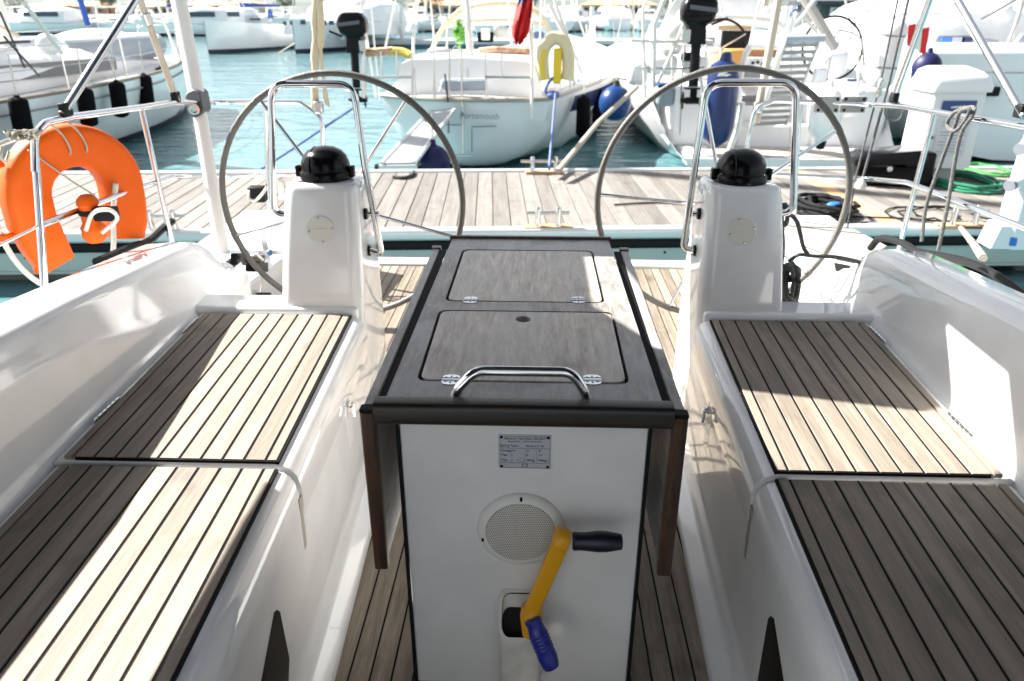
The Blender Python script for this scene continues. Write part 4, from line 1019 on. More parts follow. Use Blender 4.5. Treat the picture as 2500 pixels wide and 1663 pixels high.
# ================================================================== BOATS
def lerp(a, b, t): return a + (b - a) * t
def sstep(t): t = max(0, min(1, t)); return t*t*(3 - 2*t)
class Boat:
    """local frame: y forward from the transom, x to the right when looking forward, z up from the water"""
    def __init__(s, name, label, pos, head, cat='boat', group=None):
        s.pos = Vector((pos[0], pos[1], 0)); s.rt = Matrix.Rotation(head, 3, 'Z')
        s.t = thing(name, label, cat, s.pos, group)
    def w(s, x, y, z): return s.pos + s.rt @ Vector((x, y, z))
    def hull(s, L, beam, stern_w, fs, fb, kz=-.35, rake=.0, tmax=.45, full=2.2, mats=None, stripe=None, boot=.10, n=22, m=11, sheer=None, bowrake=.5, bulge=0.0):
        s.L, s.hb, s.hs = L, [], []
        rows = []; b = MB(); mats = mats or [gel2]
        for i in range(n + 1):
            t = i / n
            if t < tmax: hb = lerp(stern_w, beam, math.sin(math.pi/2 * t / tmax)) / 2
            else: hb = beam/2 * (1 - ((t - tmax)/(1 - tmax))**full)
            hb = max(hb, .015)
            sh = sheer(t) if sheer else lerp(fs, fb, t) - .18*math.sin(math.pi*t)
            k = lerp(0.02, kz, sstep(t/.25)) if t < .25 else (kz if t < .8 else lerp(kz, -.05, ((t-.8)/.2)))
            row = []
            for j in range(m + 1):
                a = math.pi/2 * j / m
                x = hb * math.cos(a)**.62 if j < m else 0
                z = sh - (sh - k) * (math.sin(a)**1.5)
                y = t*L + (rake*(sh - z) if t < .001 else 0) + bowrake*(z - 0)*sstep((t-.8)/.2)
                row.append((x, y, z))
            rows.append(row); s.hb.append(hb); s.hs.append(sh)
        def band(z, sh, i):
            if z < boot and len(mats) > 1: return 1
            if stripe and len(mats) > 2 and sh - stripe[1] < z < sh - stripe[0] and i >= stripe[2]: return 2
            return 0
        for sg in (-1, 1):
            for i in range(n):
                for j in range(m):
                    q = [rows[i][j], rows[i+1][j], rows[i+1][j+1], rows[i][j+1]]
                    zc = sum(v[2] for v in q)/4
                    b.cur = band(zc, (s.hs[i] + s.hs[i+1])/2, i)
                    b.add([s.w(sg*v[0], v[1], v[2]) for v in q], [(0, 1, 2, 3)])
        b.cur = 0
        tr = [s.w(v[0], v[1], v[2]) for v in rows[0]] + [s.w(-v[0], v[1], v[2]) for v in rows[0][-2::-1]]
        if not bulge: b.add(tr, [tuple(range(len(tr)))])
        else:
            grid = []
            for x, y, z in rows[0]:
                grid.append([s.w(x*q/5, y - bulge*(x/rows[0][0][0])*(1 - (q/5)**2), z) for q in range(-5, 6)])
            b.loft(grid, closed=False)
        b.build('hull', mats, s.t, smooth=45)
        return s
    def deck(s, m=None, drop=.03, i0=0):
        b = MB(); n = len(s.hb) - 1; vs = []
        for i in range(i0, n + 1):
            for f in (-1, -.5, 0, .5, 1): vs.append(s.w(f*s.hb[i]*.985, i/n*s.L, s.hs[i] - drop + .05*(1 - f*f)))
        fs = [(i*5+j, i*5+j+1, i*5+j+6, i*5+j+5) for i in range(n - i0) for j in range(4)]
        b.add(vs, fs); b.build('deck', m or gel2, s.t, smooth=40)
    def house(s, name, rows, m=None, top=None, smooth=45):
        """lofted cabin: rows of (y, halfwidth bottom, halfwidth top, z bottom, z top)"""
        b = MB(); rr = []
        for y, wb, wt, zb, zt in rows:
            rr.append([s.w(x, y, z) for x, z in ((-wb, zb), (-wb*.98, lerp(zb, zt, .5)), (-wt, zt-.06), (-wt*.86, zt), (0, zt+.04), (wt*.86, zt), (wt, zt-.06), (wb*.98, lerp(zb, zt, .5)), (wb, zb))])
        b.loft(rr); return b.build(name, m or gel2, s.t, smooth=smooth)
    def tube(s, name, pts, r, m=steel, par=None, n=8, fil=None):
        P = [s.w(*p) for p in pts]
        b = MB(); b.tube(fillet(P, fil, 4) if fil else P, r, n); return b.build(name, m, par or s.t)
    def box(s, name, x0, x1, y0, y1, z0, z1, m, par=None, bevel=None):
        b = MB(); b.box(s.w((x0+x1)/2, (y0+y1)/2, (z0+z1)/2), (abs(x1-x0), abs(y1-y0), abs(z1-z0)), s.rt); return b.build(name, m, par or s.t, bevel=bevel, smooth=None if not bevel else 40)
    def rails(s, i0=1, i1=None, h=.6, step=2, r=.012):
        n = len(s.hb) - 1; i1 = i1 or n - 1
        for sg in (-1, 1):
            top = []
            for i in range(i0, i1 + 1):
                p = (sg*s.hb[i]*.95, i/n*s.L, s.hs[i]); top.append((p[0], p[1], p[2] + h))
                if (i - i0) % step == 0: s.tube('stanchion', [p, (p[0], p[1], p[2] + h)], r)
            s.tube('lifeline', top, r*.6); s.tube('lifeline', [(x, y, z - h*.45) for x, y, z in top], r*.5)
    def mast(s, y, z0, h=14, r=.09, boom=None, cover=None, m=None, lean=0):
        s.tube('mast', [(0, y, z0), (0, y - lean, z0 + h)], r, m or tube_w, n=10)
        if boom:
            s.tube('boom', [(0, y - .1, z0 + boom[0]), (0, y - boom[1], z0 + boom[0] + .05)], .06, tube_w)
            if cover: 
                b = MB(); rr = []
                for k in range(9):
                    t = k/8; yy = y - .05 - boom[1]*.95*t; hh = lerp(.30, .12, t)
                    rr.append([s.w(.13*math.cos(a)*lerp(1, .6, t), yy, z0 + boom[0] + .02 + hh*(.5 + .7*math.sin(a))) for a in [2*math.pi*q/10 for q in range(10)]])
                b.loft(rr); b.build('sail_cover', cover, s.t)
    def stays(s, y, z0, h=12, m=steel):
        n = len(s.hb) - 1; i = min(n, int(y/s.L*n))
        for sg in (-1, 1): s.tube('shroud', [(sg*s.hb[i]*.9, y, s.hs[i]), (0, y, z0 + h)], .008, m, n=5)
        s.tube('forestay', [(0, s.L*.985, s.hs[-1]), (0, y, z0 + h)], .03, tube_w, n=6)
        s.tube('backstay', [(0, .1, s.hs[0]), (0, y, z0 + h)], .007, m, n=5)

def pbox(name, u0, v0, u1, v1, y, dep, m, par, bevel=None):
    a, c = PY(u0, v0, y), PY(u1, v1, y)
    b = MB(); b.bx(a.x, c.x, y, y + dep, c.z, a.z); return b.build(name, m, par, bevel=bevel, smooth=40 if bevel else None)
def ptube(name, pts, r, m, par, smooth=False, n=8, fil=None):
    P = [PY(*p) for p in pts]
    if smooth: P = smooth_path(P, 5)
    if fil: P = fillet(P, fil, 5)
    b = MB(); b.tube(P, r, n); return b.build(name, m, par)
def fender_long(label, p, L, r, m, tilt=(0, 0, 1), group=None, eye=True):
    t = thing('fender', label, 'fender', p - Vector((0, 0, L/2)), group)
    ax = Vector(tilt).normalized()
    b = MB(); b.lathe([(r*.35, -L/2), (r*.8, -L*.46), (r, -L*.40), (r, L*.40), (r*.8, L*.46), (r*.3, L*.5), (r*.25, L*.54)], p, ax, 16); b.build('bladder', m, t)
    b = MB(); b.tube([p + ax*L*.5, p + ax*(L*.5 + .5)], .010, 6); b.build('lanyard', whiterope, t)
    return t
def fender_ball(label, p, r, m, up=.5, group=None):
    t = thing('fender', label, 'fender', p - Vector((0, 0, r)), group)
    b = MB(); b.ball(p, r, (1, 1, 1.04), 20, 14); b.build('bladder', m, t)
    b = MB(); b.lathe([(r*.3, r*.9), (r*.2, r*1.1), (r*.17, r*1.3), (.01, r*1.35)], p, (0, 0, 1), 12); b.build('neck', darkrope if m is fblue else m, t)
    b = MB(); b.tube([p + Vector((0, 0, r*1.25)), p + Vector((0, .02, r*1.25 + up))], .012, 6); b.build('lanyard', whiterope, t)
    return t
def outboard(label, u, v, y, h, group=None, flip=1):
    """engine clamped upright on a rail: cowl, midsection, leg, cavitation plate, propeller"""
    c = PY(u, v, y); k = h
    t = thing('outboard_motor', label, 'outboard motor', c - Vector((0, 0, k)), group)
    def q(x, y_, z): return c + Vector((x*k*flip, y_*k, z*k))
    b = MB(); rr = []
    for z, w_, d_, off in ((-.02, .12, .16, 0), (.02, .16, .24, 0), (.10, .175, .27, -.01), (.18, .165, .25, -.015), (.235, .13, .20, -.02), (.25, .08, .13, -.02)):
        rr.append([q(x_ + off, y_, z) for x_, y_ in rrect(w_*2, d_, .06, 4)])
    b.loft(rr); cw = b.build('cowl', black, t)
    b = MB(); b.prism([q(-.17, -.145, .09), q(.1, -.145, .12), q(.1, -.145, .16), q(-.17, -.145, .13)], (0, -.004, 0)); b.build('side_stripe', mat('stripe_silver', (.10, .10, .12), .4), cw, smooth=None)
    b = MB(); b.hexa([q(-.10, -.08, -.2), q(.06, -.08, -.2), q(.06, .08, -.2), q(-.10, .08, -.2), q(-.09, -.07, 0), q(.09, -.07, 0), q(.09, .07, 0), q(-.09, .07, 0)]); b.build('midsection', blackm, t, bevel=.01)
    b = MB(); b.tube([q(-.02, 0, -.2), q(-.03, 0, -.6)], .05*k, 10); b.build('leg', blackm, t)
    b = MB(); b.box(q(-.04, 0, -.62), (.2*k, .12*k, .015)); b.lathe([(.01, -.12*k), (.035*k, -.06*k), (.035*k, .08*k), (.01, .12*k)], q(-.03, 0, -.74), (1, 0, 0), 12); b.box(q(-.04, 0, -.70), (.07*k, .02, .14*k)); b.build('gearcase', blackm, t, bevel=.004)
    for a_ in (0, 120, 240):
        b = MB(); b.box(q(.07*1, .06*math.cos(R(a_)), -.74 + .06*math.sin(R(a_))), (.015, .05*k, .07*k), Matrix.Rotation(R(a_), 3, 'X')); b.build('propeller_blade', blackm, t)
    b = MB(); b.box(q(.10, 0, -.12), (.08*k, .16*k, .12*k)); b.build('clamp', steel, t, bevel=.005)
    b = MB(); b.tube([q(-.15, 0, -.02), q(-.30, -.02, .04)], .014, 8); b.build('tiller', blackm, t)
    return t
boot_green = mat('antifouling_green', (.03, .18, .13), .5)
boot_dark = mat('antifouling_dark', (.02, .03, .05), .5)
teakd = wood('boat_teak', (.28, .13, .05), (.48, .26, .12), rnd=.1)

# ---- A: white cruiser, stern on, gangway down
YA = 10.3
pa = PY(1120, 245, YA)
A = Boat('sailing_yacht', 'white cruising yacht moored stern-on with lettered transom and cream sprayhood', (pa.x + .04, YA + .34), R(-9), group='yachts moored stern-on across the dock')
ZA = pa.z
A.hull(11.0, 3.9, 2.40, ZA, ZA + .45, mats=[gel2, boot_green, navy], stripe=(.10, .36, 2), boot=.10, rake=.10, bulge=.36, sheer=lambda t: lerp(ZA, ZA + .45, t*t))
A.deck()
A.tube('rub_rail', [(-1.20, -.02, ZA + .01), (-.9, -.19, ZA + .01), (-.5, -.33, ZA + .01), (0, -.385, ZA + .01), (.5, -.33, ZA + .01), (.9, -.19, ZA + .01), (1.20, -.02, ZA + .01), (1.47, 1.2, ZA + .03), (1.72, 2.6, ZA + .05), (1.9, 4.4, ZA + .09)], .03, mat('rub_rail', (.35, .31, .26), .5))
A.house('aft_cabin', [(.25, 1.05, .98, ZA, ZA + .46), (.9, 1.15, 1.08, ZA, ZA + .50), (2.2, 1.2, 1.12, ZA, ZA + .5)])
pbox('cabin_window', 1076, 196, 1186, 222, YA + .19, .06, glassb, A.t, .02)
ptube('window_frame', [(1072, 224, YA + .18), (1083, 194, YA + .18), (1188, 194, YA + .18), (1191, 222, YA + .18), (1072, 224, YA + .18)], .012, gel2, A.t)
text('Portsmouth', .115, PY(1120, 281, YA - .02) + Vector((.02, -.06, 0)), A.t, inkgrey, name='port_lettering', rot=(math.pi/2 - .10, 0, R(-9)), sx=.98, depth=.004)
# transom fittings: stern door outline, hatch, ladder
for pts in ([(1152, 322, YA - .03), (1152, 310, YA - .03), (1212, 308, YA - .03)], [(1152, 322, YA - .03), (1152, 370, YA - .01)], [(1075, 305, YA - .03), (1128, 305, YA - .03)]):
    ptube('hatch_seam', pts, .008, inkgrey, A.t)
for u in (1095,): ptube('boarding_bar', [(u, 285, YA - .05), (u, 325, YA - .05)], .014, inkgrey, A.t)
for u in (1060, 1127):
    ptube('davit_post', [(u, 120, YA + .05), (u, 180, YA + .02), (u, 240, YA)], .016, steel, A.t)
ptube('boarding_ladder', [(1128, 240, YA - .04), (1132, 380, YA - .10)], .014, steel, A.t)
ptube('boarding_ladder', [(1100, 380, YA - .12), (1150, 380, YA - .12)], .02, steel, A.t)
ptube('stern_arch', [(1097, 245, YA + .1), (1097, 130, YA + .1), (1113, 112, YA + .1), (1128, 130, YA + .1), (1128, 245, YA + .1)], .014, steel, A.t)
for u, v0, v1 in ((1185, 122, 240), (1225, 130, 186), (1300, 60, 190), (1012, 165, 240), (890, 115, 240), (930, 125, 190), (968, 125, 188), (1005, 128, 240)):
    ptube('stanchion', [(u, v0, YA + .1), (u + 2, v1, YA + .05)], .014, steel, A.t)
ptube('stern_rail', [(1185, 188, YA), (1300, 190, YA)], .02, steel, A.t); ptube('stern_rail', [(890, 190, YA + .2), (1008, 188, YA + .1)], .02, steel, A.t)
ptube('flag_staff', [(1298, 290, YA - .05), (1300, 150, YA), (1285, -20, YA + .1)], .02, tube_w, A.t)
cloth = mat('patterned_cloth', (.55, .34, .22), .8, var=.6, vscale=9)
clothy = mat('yellow_cloth', (.70, .52, .10), .8, var=.5, vscale=8)
ptube('rail_padding', [(888, 130, YA + .2), (915, 128, YA + .2), (960, 124, YA + .2)], .055, cloth, A.t, True); ptube('rail_padding', [(955, 125, YA + .2), (985, 128, YA + .18), (1002, 136, YA + .15)], .055, clothy, A.t, True)
ptube('rail_padding', [(1170, 126, YA + 1.2), (1215, 122, YA + 1.2), (1295, 126, YA + 1.2)], .05, cloth, A.t, True)
# cockpit: teak coaming, cushions, gear
pbox('teak_coaming', 1093, 128, 1165, 148, YA + 2.0, .3, teakd, A.t, .02); pbox('teak_coaming', 1250, 130, 1330, 150, YA + 2.0, .3, teakd, A.t, .02)
pbox('companionway', 1214, 132, 1248, 150, YA + 2.0, .3, blackm, A.t)
pbox('cushion', 1020, 152, 1100, 178, YA + .9, .6, whitepl, A.t, .05); pbox('cushion', 1105, 150, 1195, 172, YA + .9, .6, ivory, A.t, .05); pbox('cushion', 1200, 154, 1330, 166, YA + .9, .6, navy, A.t, .03)
pbox('folded_cover', 1040, 118, 1095, 150, YA + 1.6, .4, mat('grey_cover', (.40, .40, .41), .8, var=.3), A.t, .06)
pbox('instrument_pod', 1165, 78, 1205, 104, YA + 2.4, .2, black, A.t, .02); pbox('chart_screen', 1175, 70, 1196, 98, YA + 2.35, .05, whitepl, A.t, .01)
pbox('helm_seat', 1205, 68, 1265, 96, YA + 2.6, .3, whitepl, A.t, .06); pbox('helm_seat', 1280, 95, 1330, 120, YA + 2.3, .3, whitepl, A.t, .05)
pbox('blue_bag', 1300, 78, 1330, 108, YA + 3.0, .3, mat('bag_blue', (.12, .2, .42), .7), A.t, .05)
rn = random.Random(11)
b = MB()
for k in range(90):
    c_ = PY(1122 + rn.gauss(0, 7), 80 + rn.gauss(0, 13), YA + 2.3 + rn.uniform(-.1, .1)); d_ = Vector((rn.uniform(-1, 1), rn.uniform(-1, 1), rn.uniform(-1, .6))).normalized()*.06; e_ = d_.cross(Vector((rn.random(), 1, rn.random()))).normalized()*.025
    b.add([c_ - d_, c_ + e_, c_ + d_, c_ - e_], [(0, 1, 2, 3)])
pt_ = thing('potted_plant', 'small bright green trailing plant under the cream sprayhood', 'plant', PY(1122, 104, YA + 2.3))
b.build('foliage', mat('leaf', (.10, .32, .02), .6), pt_, smooth=None)
b = MB(); b.lathe([(.05, 0), (.07, .1), (.06, .1)], PY(1122, 106, YA + 2.3), (0, 0, 1), 12); b.build('pot', whitepl, pt_)
# cream sprayhood: arched canvas with clear window
def arch(y, pxs): return [PY(u, v, y) for u, v in pxs]
ar = [(1052, 128), (1072, 85), (1098, 48), (1130, 24), (1180, 12), (1230, 8), (1275, 14), (1310, 32), (1335, 62), (1350, 100)]
b = MB(); f_ = smooth_path(arch(YA + 2.6, ar), 3); g_ = [p + Vector((0, .45, .05)) for p in f_]
b.loft([f_, g_, [p + Vector((0, 0, .03)) for p in g_], [p + Vector((0, 0, .03)) for p in f_]], closed=False); b.build('sprayhood', cream, A.t)
b = MB(); b.tube(f_, .035, 8); b.build('sprayhood_hem', cream, A.t)
b = MB(); q_ = [p + Vector((0, .5, -.02)) for p in f_[5:-4]]; lo = [Vector((p.x, p.y + .3, PY(1200, 62, YA + 3.4).z)) for p in q_]; b.loft([q_, lo], closed=False); b.build('sprayhood_window', mat('clear_vinyl', (.52, .56, .62), .2), A.t)
ptube('windscreen_bar', [(1080, 60, YA + 2.9), (1160, 52, YA + 3.0), (1260, 50, YA + 3.0), (1330, 62, YA + 2.9)], .05, ivory, A.t, True)
A.mast(5.2, ZA + .5, 13, .09); A.stays(5.2, ZA + .5, 12)
for u0, v0, u1, v1, rr_ in ((1138, 0, 1150, 140, .05), (995, 75, 1025, -10, .025), (1010, 75, 1008, 150, .02), (880, -10, 918, 240, .016), (905, -10, 925, 242, .012), (1350, -10, 1420, 180, .02), (1340, 10, 1400, 130, .03)):
    ptube('rigging', [(u0, v0, YA + 1.0), (u1, v1, YA + .8)], rr_, tube_w, A.t)
for u0, v0, u1, v1, yy in ((1062, 118, 1050, -10, 1.6), (1088, 40, 1092, 130, 2.6), (1240, -10, 1250, 120, 2.2), (1322, -10, 1318, 120, 1.8), (1365, 60, 1430, 195, 1.4), (1395, -10, 1448, 150, 3.4), (1432, 60, 1436, 190, 3.4), (1450, 40, 1455, 180, 5.2), (1410, 110, 1412, 200, 2.6), (1390, 120, 1392, 215, 1.8), (968, -10, 940, 120, .9), (1018, -10, 1016, 60, 2.6)):
    ptube('rigging', [(u0, v0, YA + yy), (u1, v1, YA + yy)], .014, tube_w, A.t)
for u, v0, v1, yy in ((1402, 190, 212, 2.2), (1436, 178, 205, 3.4)): ptube('stanchion', [(u, v0 - 40, YA + yy), (u, v1, YA + yy)], .014, steel, A.t)
# gangway
gw = thing('gangway', 'grey slatted gangway let down from the lettered transom to the dock', 'gangway', PZ(970, 405, .5))
g0l, g0r = PY(1052, 270, YA - .1), PY(1112, 262, YA - .1); g1l, g1r = PY(932, 398, 8.75), PY(1012, 396, 8.75)
for k in range(8):
    f0, f1 = (k + .06)/8, (k + .94)/8
    b = MB(); b.prism([g0l.lerp(g0r, f0), g0l.lerp(g0r, f1), g1l.lerp(g1r, f1), g1l.lerp(g1r, f0)], (0, 0, -.03)); b.build('slat', mat('gangway_slat', (.40, .42, .44), .6, var=.1), gw, smooth=None)
for a_, c_ in ((g0l, g1l), (g0r, g1r)): b = MB(); b.tube([a_ + Vector((0, 0, -.01)), c_ + Vector((0, 0, -.01))], .03, 8); b.build('side_beam', alu, gw)
b = MB(); b.tube([g1l + Vector((-.05, 0, -.05)), g1r + Vector((.05, 0, -.05))], .03, 8); b.build('axle', alu, gw)
for a_ in (g1l + Vector((-.06, 0, -.06)), g1r + Vector((.06, 0, -.06))): b = MB(); b.lathe([(.05, -.02), (.05, .02)], a_, (1, 0, 0), 12); b.build('wheel', blackm, gw)
ptube('lift_line', [(1086, 180, YA + .02), (1094, 250, YA - .08)], .012, darkrope, gw)
# loose gear on and by A
fender_ball('navy ball fender hanging under the gangway of the lettered yacht', PY(1058, 398, 9.25), .215, fnavy, .35)
fender_ball('bright blue ball fender hanging between the two stern-on yachts', PY(1502, 252, 10.6), .225, fblue, .6)
fender_long('black fender against the navy stripe nearest the lettered transom', PY(1424, 285, YA + 1.0), .58, .105, fblack)
fender_long('black fender further along the navy stripe of the lettered yacht', PY(1462, 262, YA + 2.4), .56, .10, fblack)
fender_long('thin dark fender hanging beside the bright blue ball fender', PY(1484, 245, YA + 3.5), .5, .09, fnavy)
outboard('black outboard motor on a post beside the lettered yacht', 866, 85, YA + .1, 1.10)
ptube('motor_post', [(888, 110, YA + .12), (888, 240, YA + .02)], .03, steel, A.t)
outboard('black outboard motor clamped on the rail of the yacht with the raised gangway', 1700, 55, 10.0, 1.25, flip=-1)
fl = thing('ensign_flag', 'red ensign hanging limp from its staff', 'flag', PY(1270, 108, YA))
b = MB(); rows = []
for i in range(13):
    t = i/12; v = lerp(-25, 108, t); hw = lerp(16, 21, min(1, t*2)) * (1 if t < .8 else lerp(1, .25, (t-.8)/.2)); cu_ = lerp(1288, 1264, t)
    rows.append([PY(cu_ + hw*(j/8*2 - 1), v + 6*math.sin(j*1.1), YA + .05*math.sin(j*1.9 + i*.25)) for j in range(9)])
b.loft(rows, closed=False); b.build('cloth', red, fl, smooth=80)
b = MB(); b.add([r_[j] + Vector((0, -.008, 0)) for r_ in rows[:4] for j in (0, 1, 2, 3, 4)], [(i*5+j, i*5+j+1, i*5+j+6, i*5+j+5) for i in range(3) for j in range(4)]); b.build('canton', mat('canton_navy', (.06, .07, .16), .7, var=.6, vscale=14), fl, smooth=None)
# yellow horseshoe buoy
hbz = thing('lifebuoy', 'yellow and cream horseshoe lifebuoy on the lettered yacht', 'lifebuoy', PY(1352, 205, YA + .05))
pp = [(1328, 195), (1324, 160), (1328, 120), (1345, 98), (1362, 94), (1378, 104), (1386, 130), (1388, 165), (1384, 195)]
b = MB(); b.tube(smooth_path([PY(u, v, YA + .0) for u, v in pp], 4), .085, 12); b.build('float', mat('pale_yellow', (.66, .58, .36), .6), hbz)
b = MB(); b.tube(smooth_path([PY(u, v, YA - .04) for u, v in pp[:3]], 4), .05, 10); b.build('yellow_strip', mat('safety_yellow', (.75, .52, .02), .5), hbz)
pbox('rescue_sling', 1352, 118, 1370, 205, YA - .08, .08, MATS['safety_yellow'], hbz, .02)
bl = thing('shore_line', 'pale blue strap from the lettered yacht down to the dock cleat', 'rope', PZ(1340, 420, DZ))
b = MB(); b.tube([PY(1356, 228, YA - .1), PZ(1341, 410, DZ + .12)], .035, 8, flat=(1, .4)); b.build('strap', bluerope, bl)
b = MB(); b.ball(PY(1350, 232, YA - .1), .07, (1.3, 1, .8), 10, 8); b.tube(smooth_path([PY(1350, 232, YA-.1), PY(1332, 225, YA-.1), PY(1338, 205, YA-.1), PY(1350, 190, YA)], 4), .02, 8); b.build('knot', bluerope, bl)
rope('shore_line', 'tan mooring line from the dock cleat up past the blue ball fender', [PZ(1362, 418, DZ + .12), PY(1460, 300, 9.5), PY(1556, 212, 10.2)], .030, tanrope, smooth=False)
rope('shore_line', 'thin blue mooring line slanting across the water behind the compass', [PY(640, 412, 8.6), PY(720, 360, 9.2), PY(875, 255, 10.4)], .016, bluerope, smooth=False)

# ---- B: white sloop with raised slatted gangway
YB = 9.6
pb = PZ(1872, 396, .25)
B = Boat('sailing_yacht', 'white yacht with open stern, raised grey gangway and blue fender', (pb.x + .22, YB), R(-1), group='yachts moored stern-on across the dock')
def shB(t):
    y = t*12.5
    return lerp(.34, 1.12, sstep(y/2.4)) + .3*t
B.hull(12.5, 4.1, 2.7, .34, 1.4, mats=[gel2, boot_green], boot=.06, sheer=shB, rake=.05, kz=-.4, n=40)
B.deck(i0=5)
B.box('bathing_platform', -1.30, 1.30, .02, 1.0, .22, .345, gel2, bevel=.02)
B.box('platform_teak', -.9, .9, .10, .85, .346, .36, wood('platform_teak', (.30, .27, .24), (.45, .42, .38)))
B.box('stern_locker', -1.42, -.46, 1.0, 2.2, .30, 1.12, gel2, bevel=.06); B.box('stern_locker', .50, 1.5, 1.0, 2.2, .30, 1.10, gel2, bevel=.06)
B.box('step', -.48, .52, 1.0, 1.5, .30, .62, gel2, bevel=.03); B.box('step', -.48, .52, 1.5, 2.2, .30, .85, gel2, bevel=.03)
B.house('cockpit_coaming', [(2.0, 1.55, 1.45, .8, 1.30), (5.0, 1.5, 1.38, .9, 1.42)])
B.house('coachroof', [(5.0, 1.35, 1.15, 1.0, 1.72), (7.5, 1.25, 1.05, 1.1, 1.70), (10.0, .7, .5, 1.3, 1.5)])
pbox('companionway', 1766, 75, 1832, 128, YB + 3.0, .1, blackm, B.t); pbox('companion_frame', 1758, 45, 1840, 74, YB + 2.98, .1, mat('warm_wood', (.34, .24, .13), .5), B.t, .01)
pbox('teak_locker', 1780, 122, 1822, 184, YB + 1.6, .4, mat('orange_wood', (.62, .30, .07), .5), B.t, .02); pbox('teak_shelf', 1822, 122, 1900, 140, YB + 1.6, .4, teakd, B.t)
pbox('instrument_panel', 1822, 140, 1872, 166, YB + 1.5, .2, gel2, B.t, .01); pbox('panel_recess', 1826, 168, 1870, 190, YB + 1.5, .2, inkgrey, B.t)
for u, v in ((1838, 154), (1850, 152), (1862, 157)):
    b = MB(); b.lathe([(.022, 0), (.022, .01), (0, .012)], PY(u, v, YB + 1.49), (0, -1, 0), 10); b.build('dial', blackm, B.t)
# sprayhood / awning on the coachroof
ptube('sprayhood_hem', [(1660, 60, YB + 3.2), (1720, 50, YB + 3.0), (1800, 48, YB + 3.0), (1880, 56, YB + 3.0), (1910, 72, YB + 3.0)], .09, ivory, B.t, True)
b = MB(); f_ = [PY(u, v, YB + 3.2) for u, v in ((1655, 75), (1668, 30), (1690, 5), (1740, -12), (1820, -14), (1880, 0), (1905, 30))]; f_ = smooth_path(f_, 3)
b.tube(f_, .04, 8); b.build('sprayhood_frame', ivory, B.t)
b = MB(); lo = [Vector((p.x, p.y + 1.0, 1.85)) for p in f_]; b.loft([f_, [p + Vector((0, .6, .05)) for p in f_], lo], closed=False); b.build('sprayhood', mat('pale_vinyl', (.60, .61, .64), .35, var=.1, vscale=3), B.t)
for pts, rr_ in (([(1575, 240), (1572, 140), (1570, 20), (1590, -20)], .02), ([(1540, 98), (1600, 102), (1660, 100), (1740, 102)], .022), ([(1565, 165), (1640, 168), (1720, 164)], .012), ([(1596, 215), (1598, 60), (1625, -10)], .03), ([(1605, 205), (1655, 95), (1700, -20)], .02), ([(1660, 330), (1664, 200), (1680, -20)], .010), ([(1830, 112), (1846, 40), (1862, -20)], .016), ([(1905, 90), (1960, 40), (2000, -20)], .02), ([(1960, 40), (1995, 80)], .02)):
    ptube('rail_tube', [(u, v, YB + .6) for u, v in pts], rr_, tube_w if rr_ > .014 else steel, B.t)
ptube('arch_tube', [(1868, 15, YB + 1.2), (1872, -10, YB + 1.2), (1855, -30, YB + 1.2)], .05, beige_tube, B.t)
ptube('arch_tube', [(1955, -20, YB + .9), (1995, 45, YB + .8), (2040, 120, YB + .7)], .06, mat('arch_grey', (.42, .40, .37), .45), B.t)
b = MB(); b.prism([PY(u, v, YB + 1.3) for u, v in ((1600, 98), (1632, 70), (1675, -5), (1660, -20), (1630, 30))], (0, .03, 0)); b.build('weather_cloth', mat('white_canvas', (.74, .74, .72), .8), B.t)
b = MB(); b.ball(PY(1648, 80, YB + 1.2), .14, (1, .8, 1)); b.build('wrapped_seat', whitepl, B.t)
for c_ in ((1560, 180, 22, 60), (1620, 160, 34, 50), (1700, 160, 30, 45), (1640, 120, 26, 24)):
    pbox('stowed_bag', c_[0]-c_[2], c_[1]-c_[3]/2, c_[0]+c_[2], c_[1]+c_[3]/2, YB + 1.1, .25, mat('bag_white', (.70, .70, .70), .8, var=.12, vscale=6), B.t, .07)
pbox('side_bucket', 1608, 212, 1648, 262, YB + .35, .2, mat('bucket', (.22, .25, .28), .4), B.t, .05); pbox('bucket_lid', 1606, 205, 1650, 214, YB + .34, .22, fblue, B.t, .02)
# dark steering wheel rims of B
for (cu_, cv, ru, rv) in ((2032, 118, 66, 62), (1760, 118, 60, 56)):
    c_ = PY(cu_, cv, YB + 1.7); sc_2 = ru/1800*(YB + 1.7)
    b = MB(); b.tube([c_ + Vector((sc_2*math.cos(a_), .1*math.sin(a_), sc_2*math.sin(a_))) for a_ in [2*math.pi*k/36 for k in range(36)]], .018, 8, closed=True); wv = b.build('helm_rim', blackm, B.t)
    for k in range(3):
        a_ = R(30 + 120*k); b = MB(); b.tube([c_, c_ + Vector((sc_2*math.cos(a_), 0, sc_2*math.sin(a_)))], .010, 6); b.build('helm_spoke', steel, wv)
pbox('helm_column', 2005, 125, 2060, 230, YB + 1.9, .3, gel2, B.t, .06); pbox('helm_column', 1712, 120, 1756, 180, YB + 1.9, .3, gel2, B.t, .06)
ptube('handrail', [(2035, 100, YB + 1.0), (2050, 75, YB + 1.0), (2100, 95, YB + 1.0), (2110, 160, YB + 1.0)], .016, steel, B.t, True); ptube('handrail', [(2052, 80, YB + .9), (2045, 115, YB + .9), (2012, 155, YB + .9)], .014, steel, B.t)
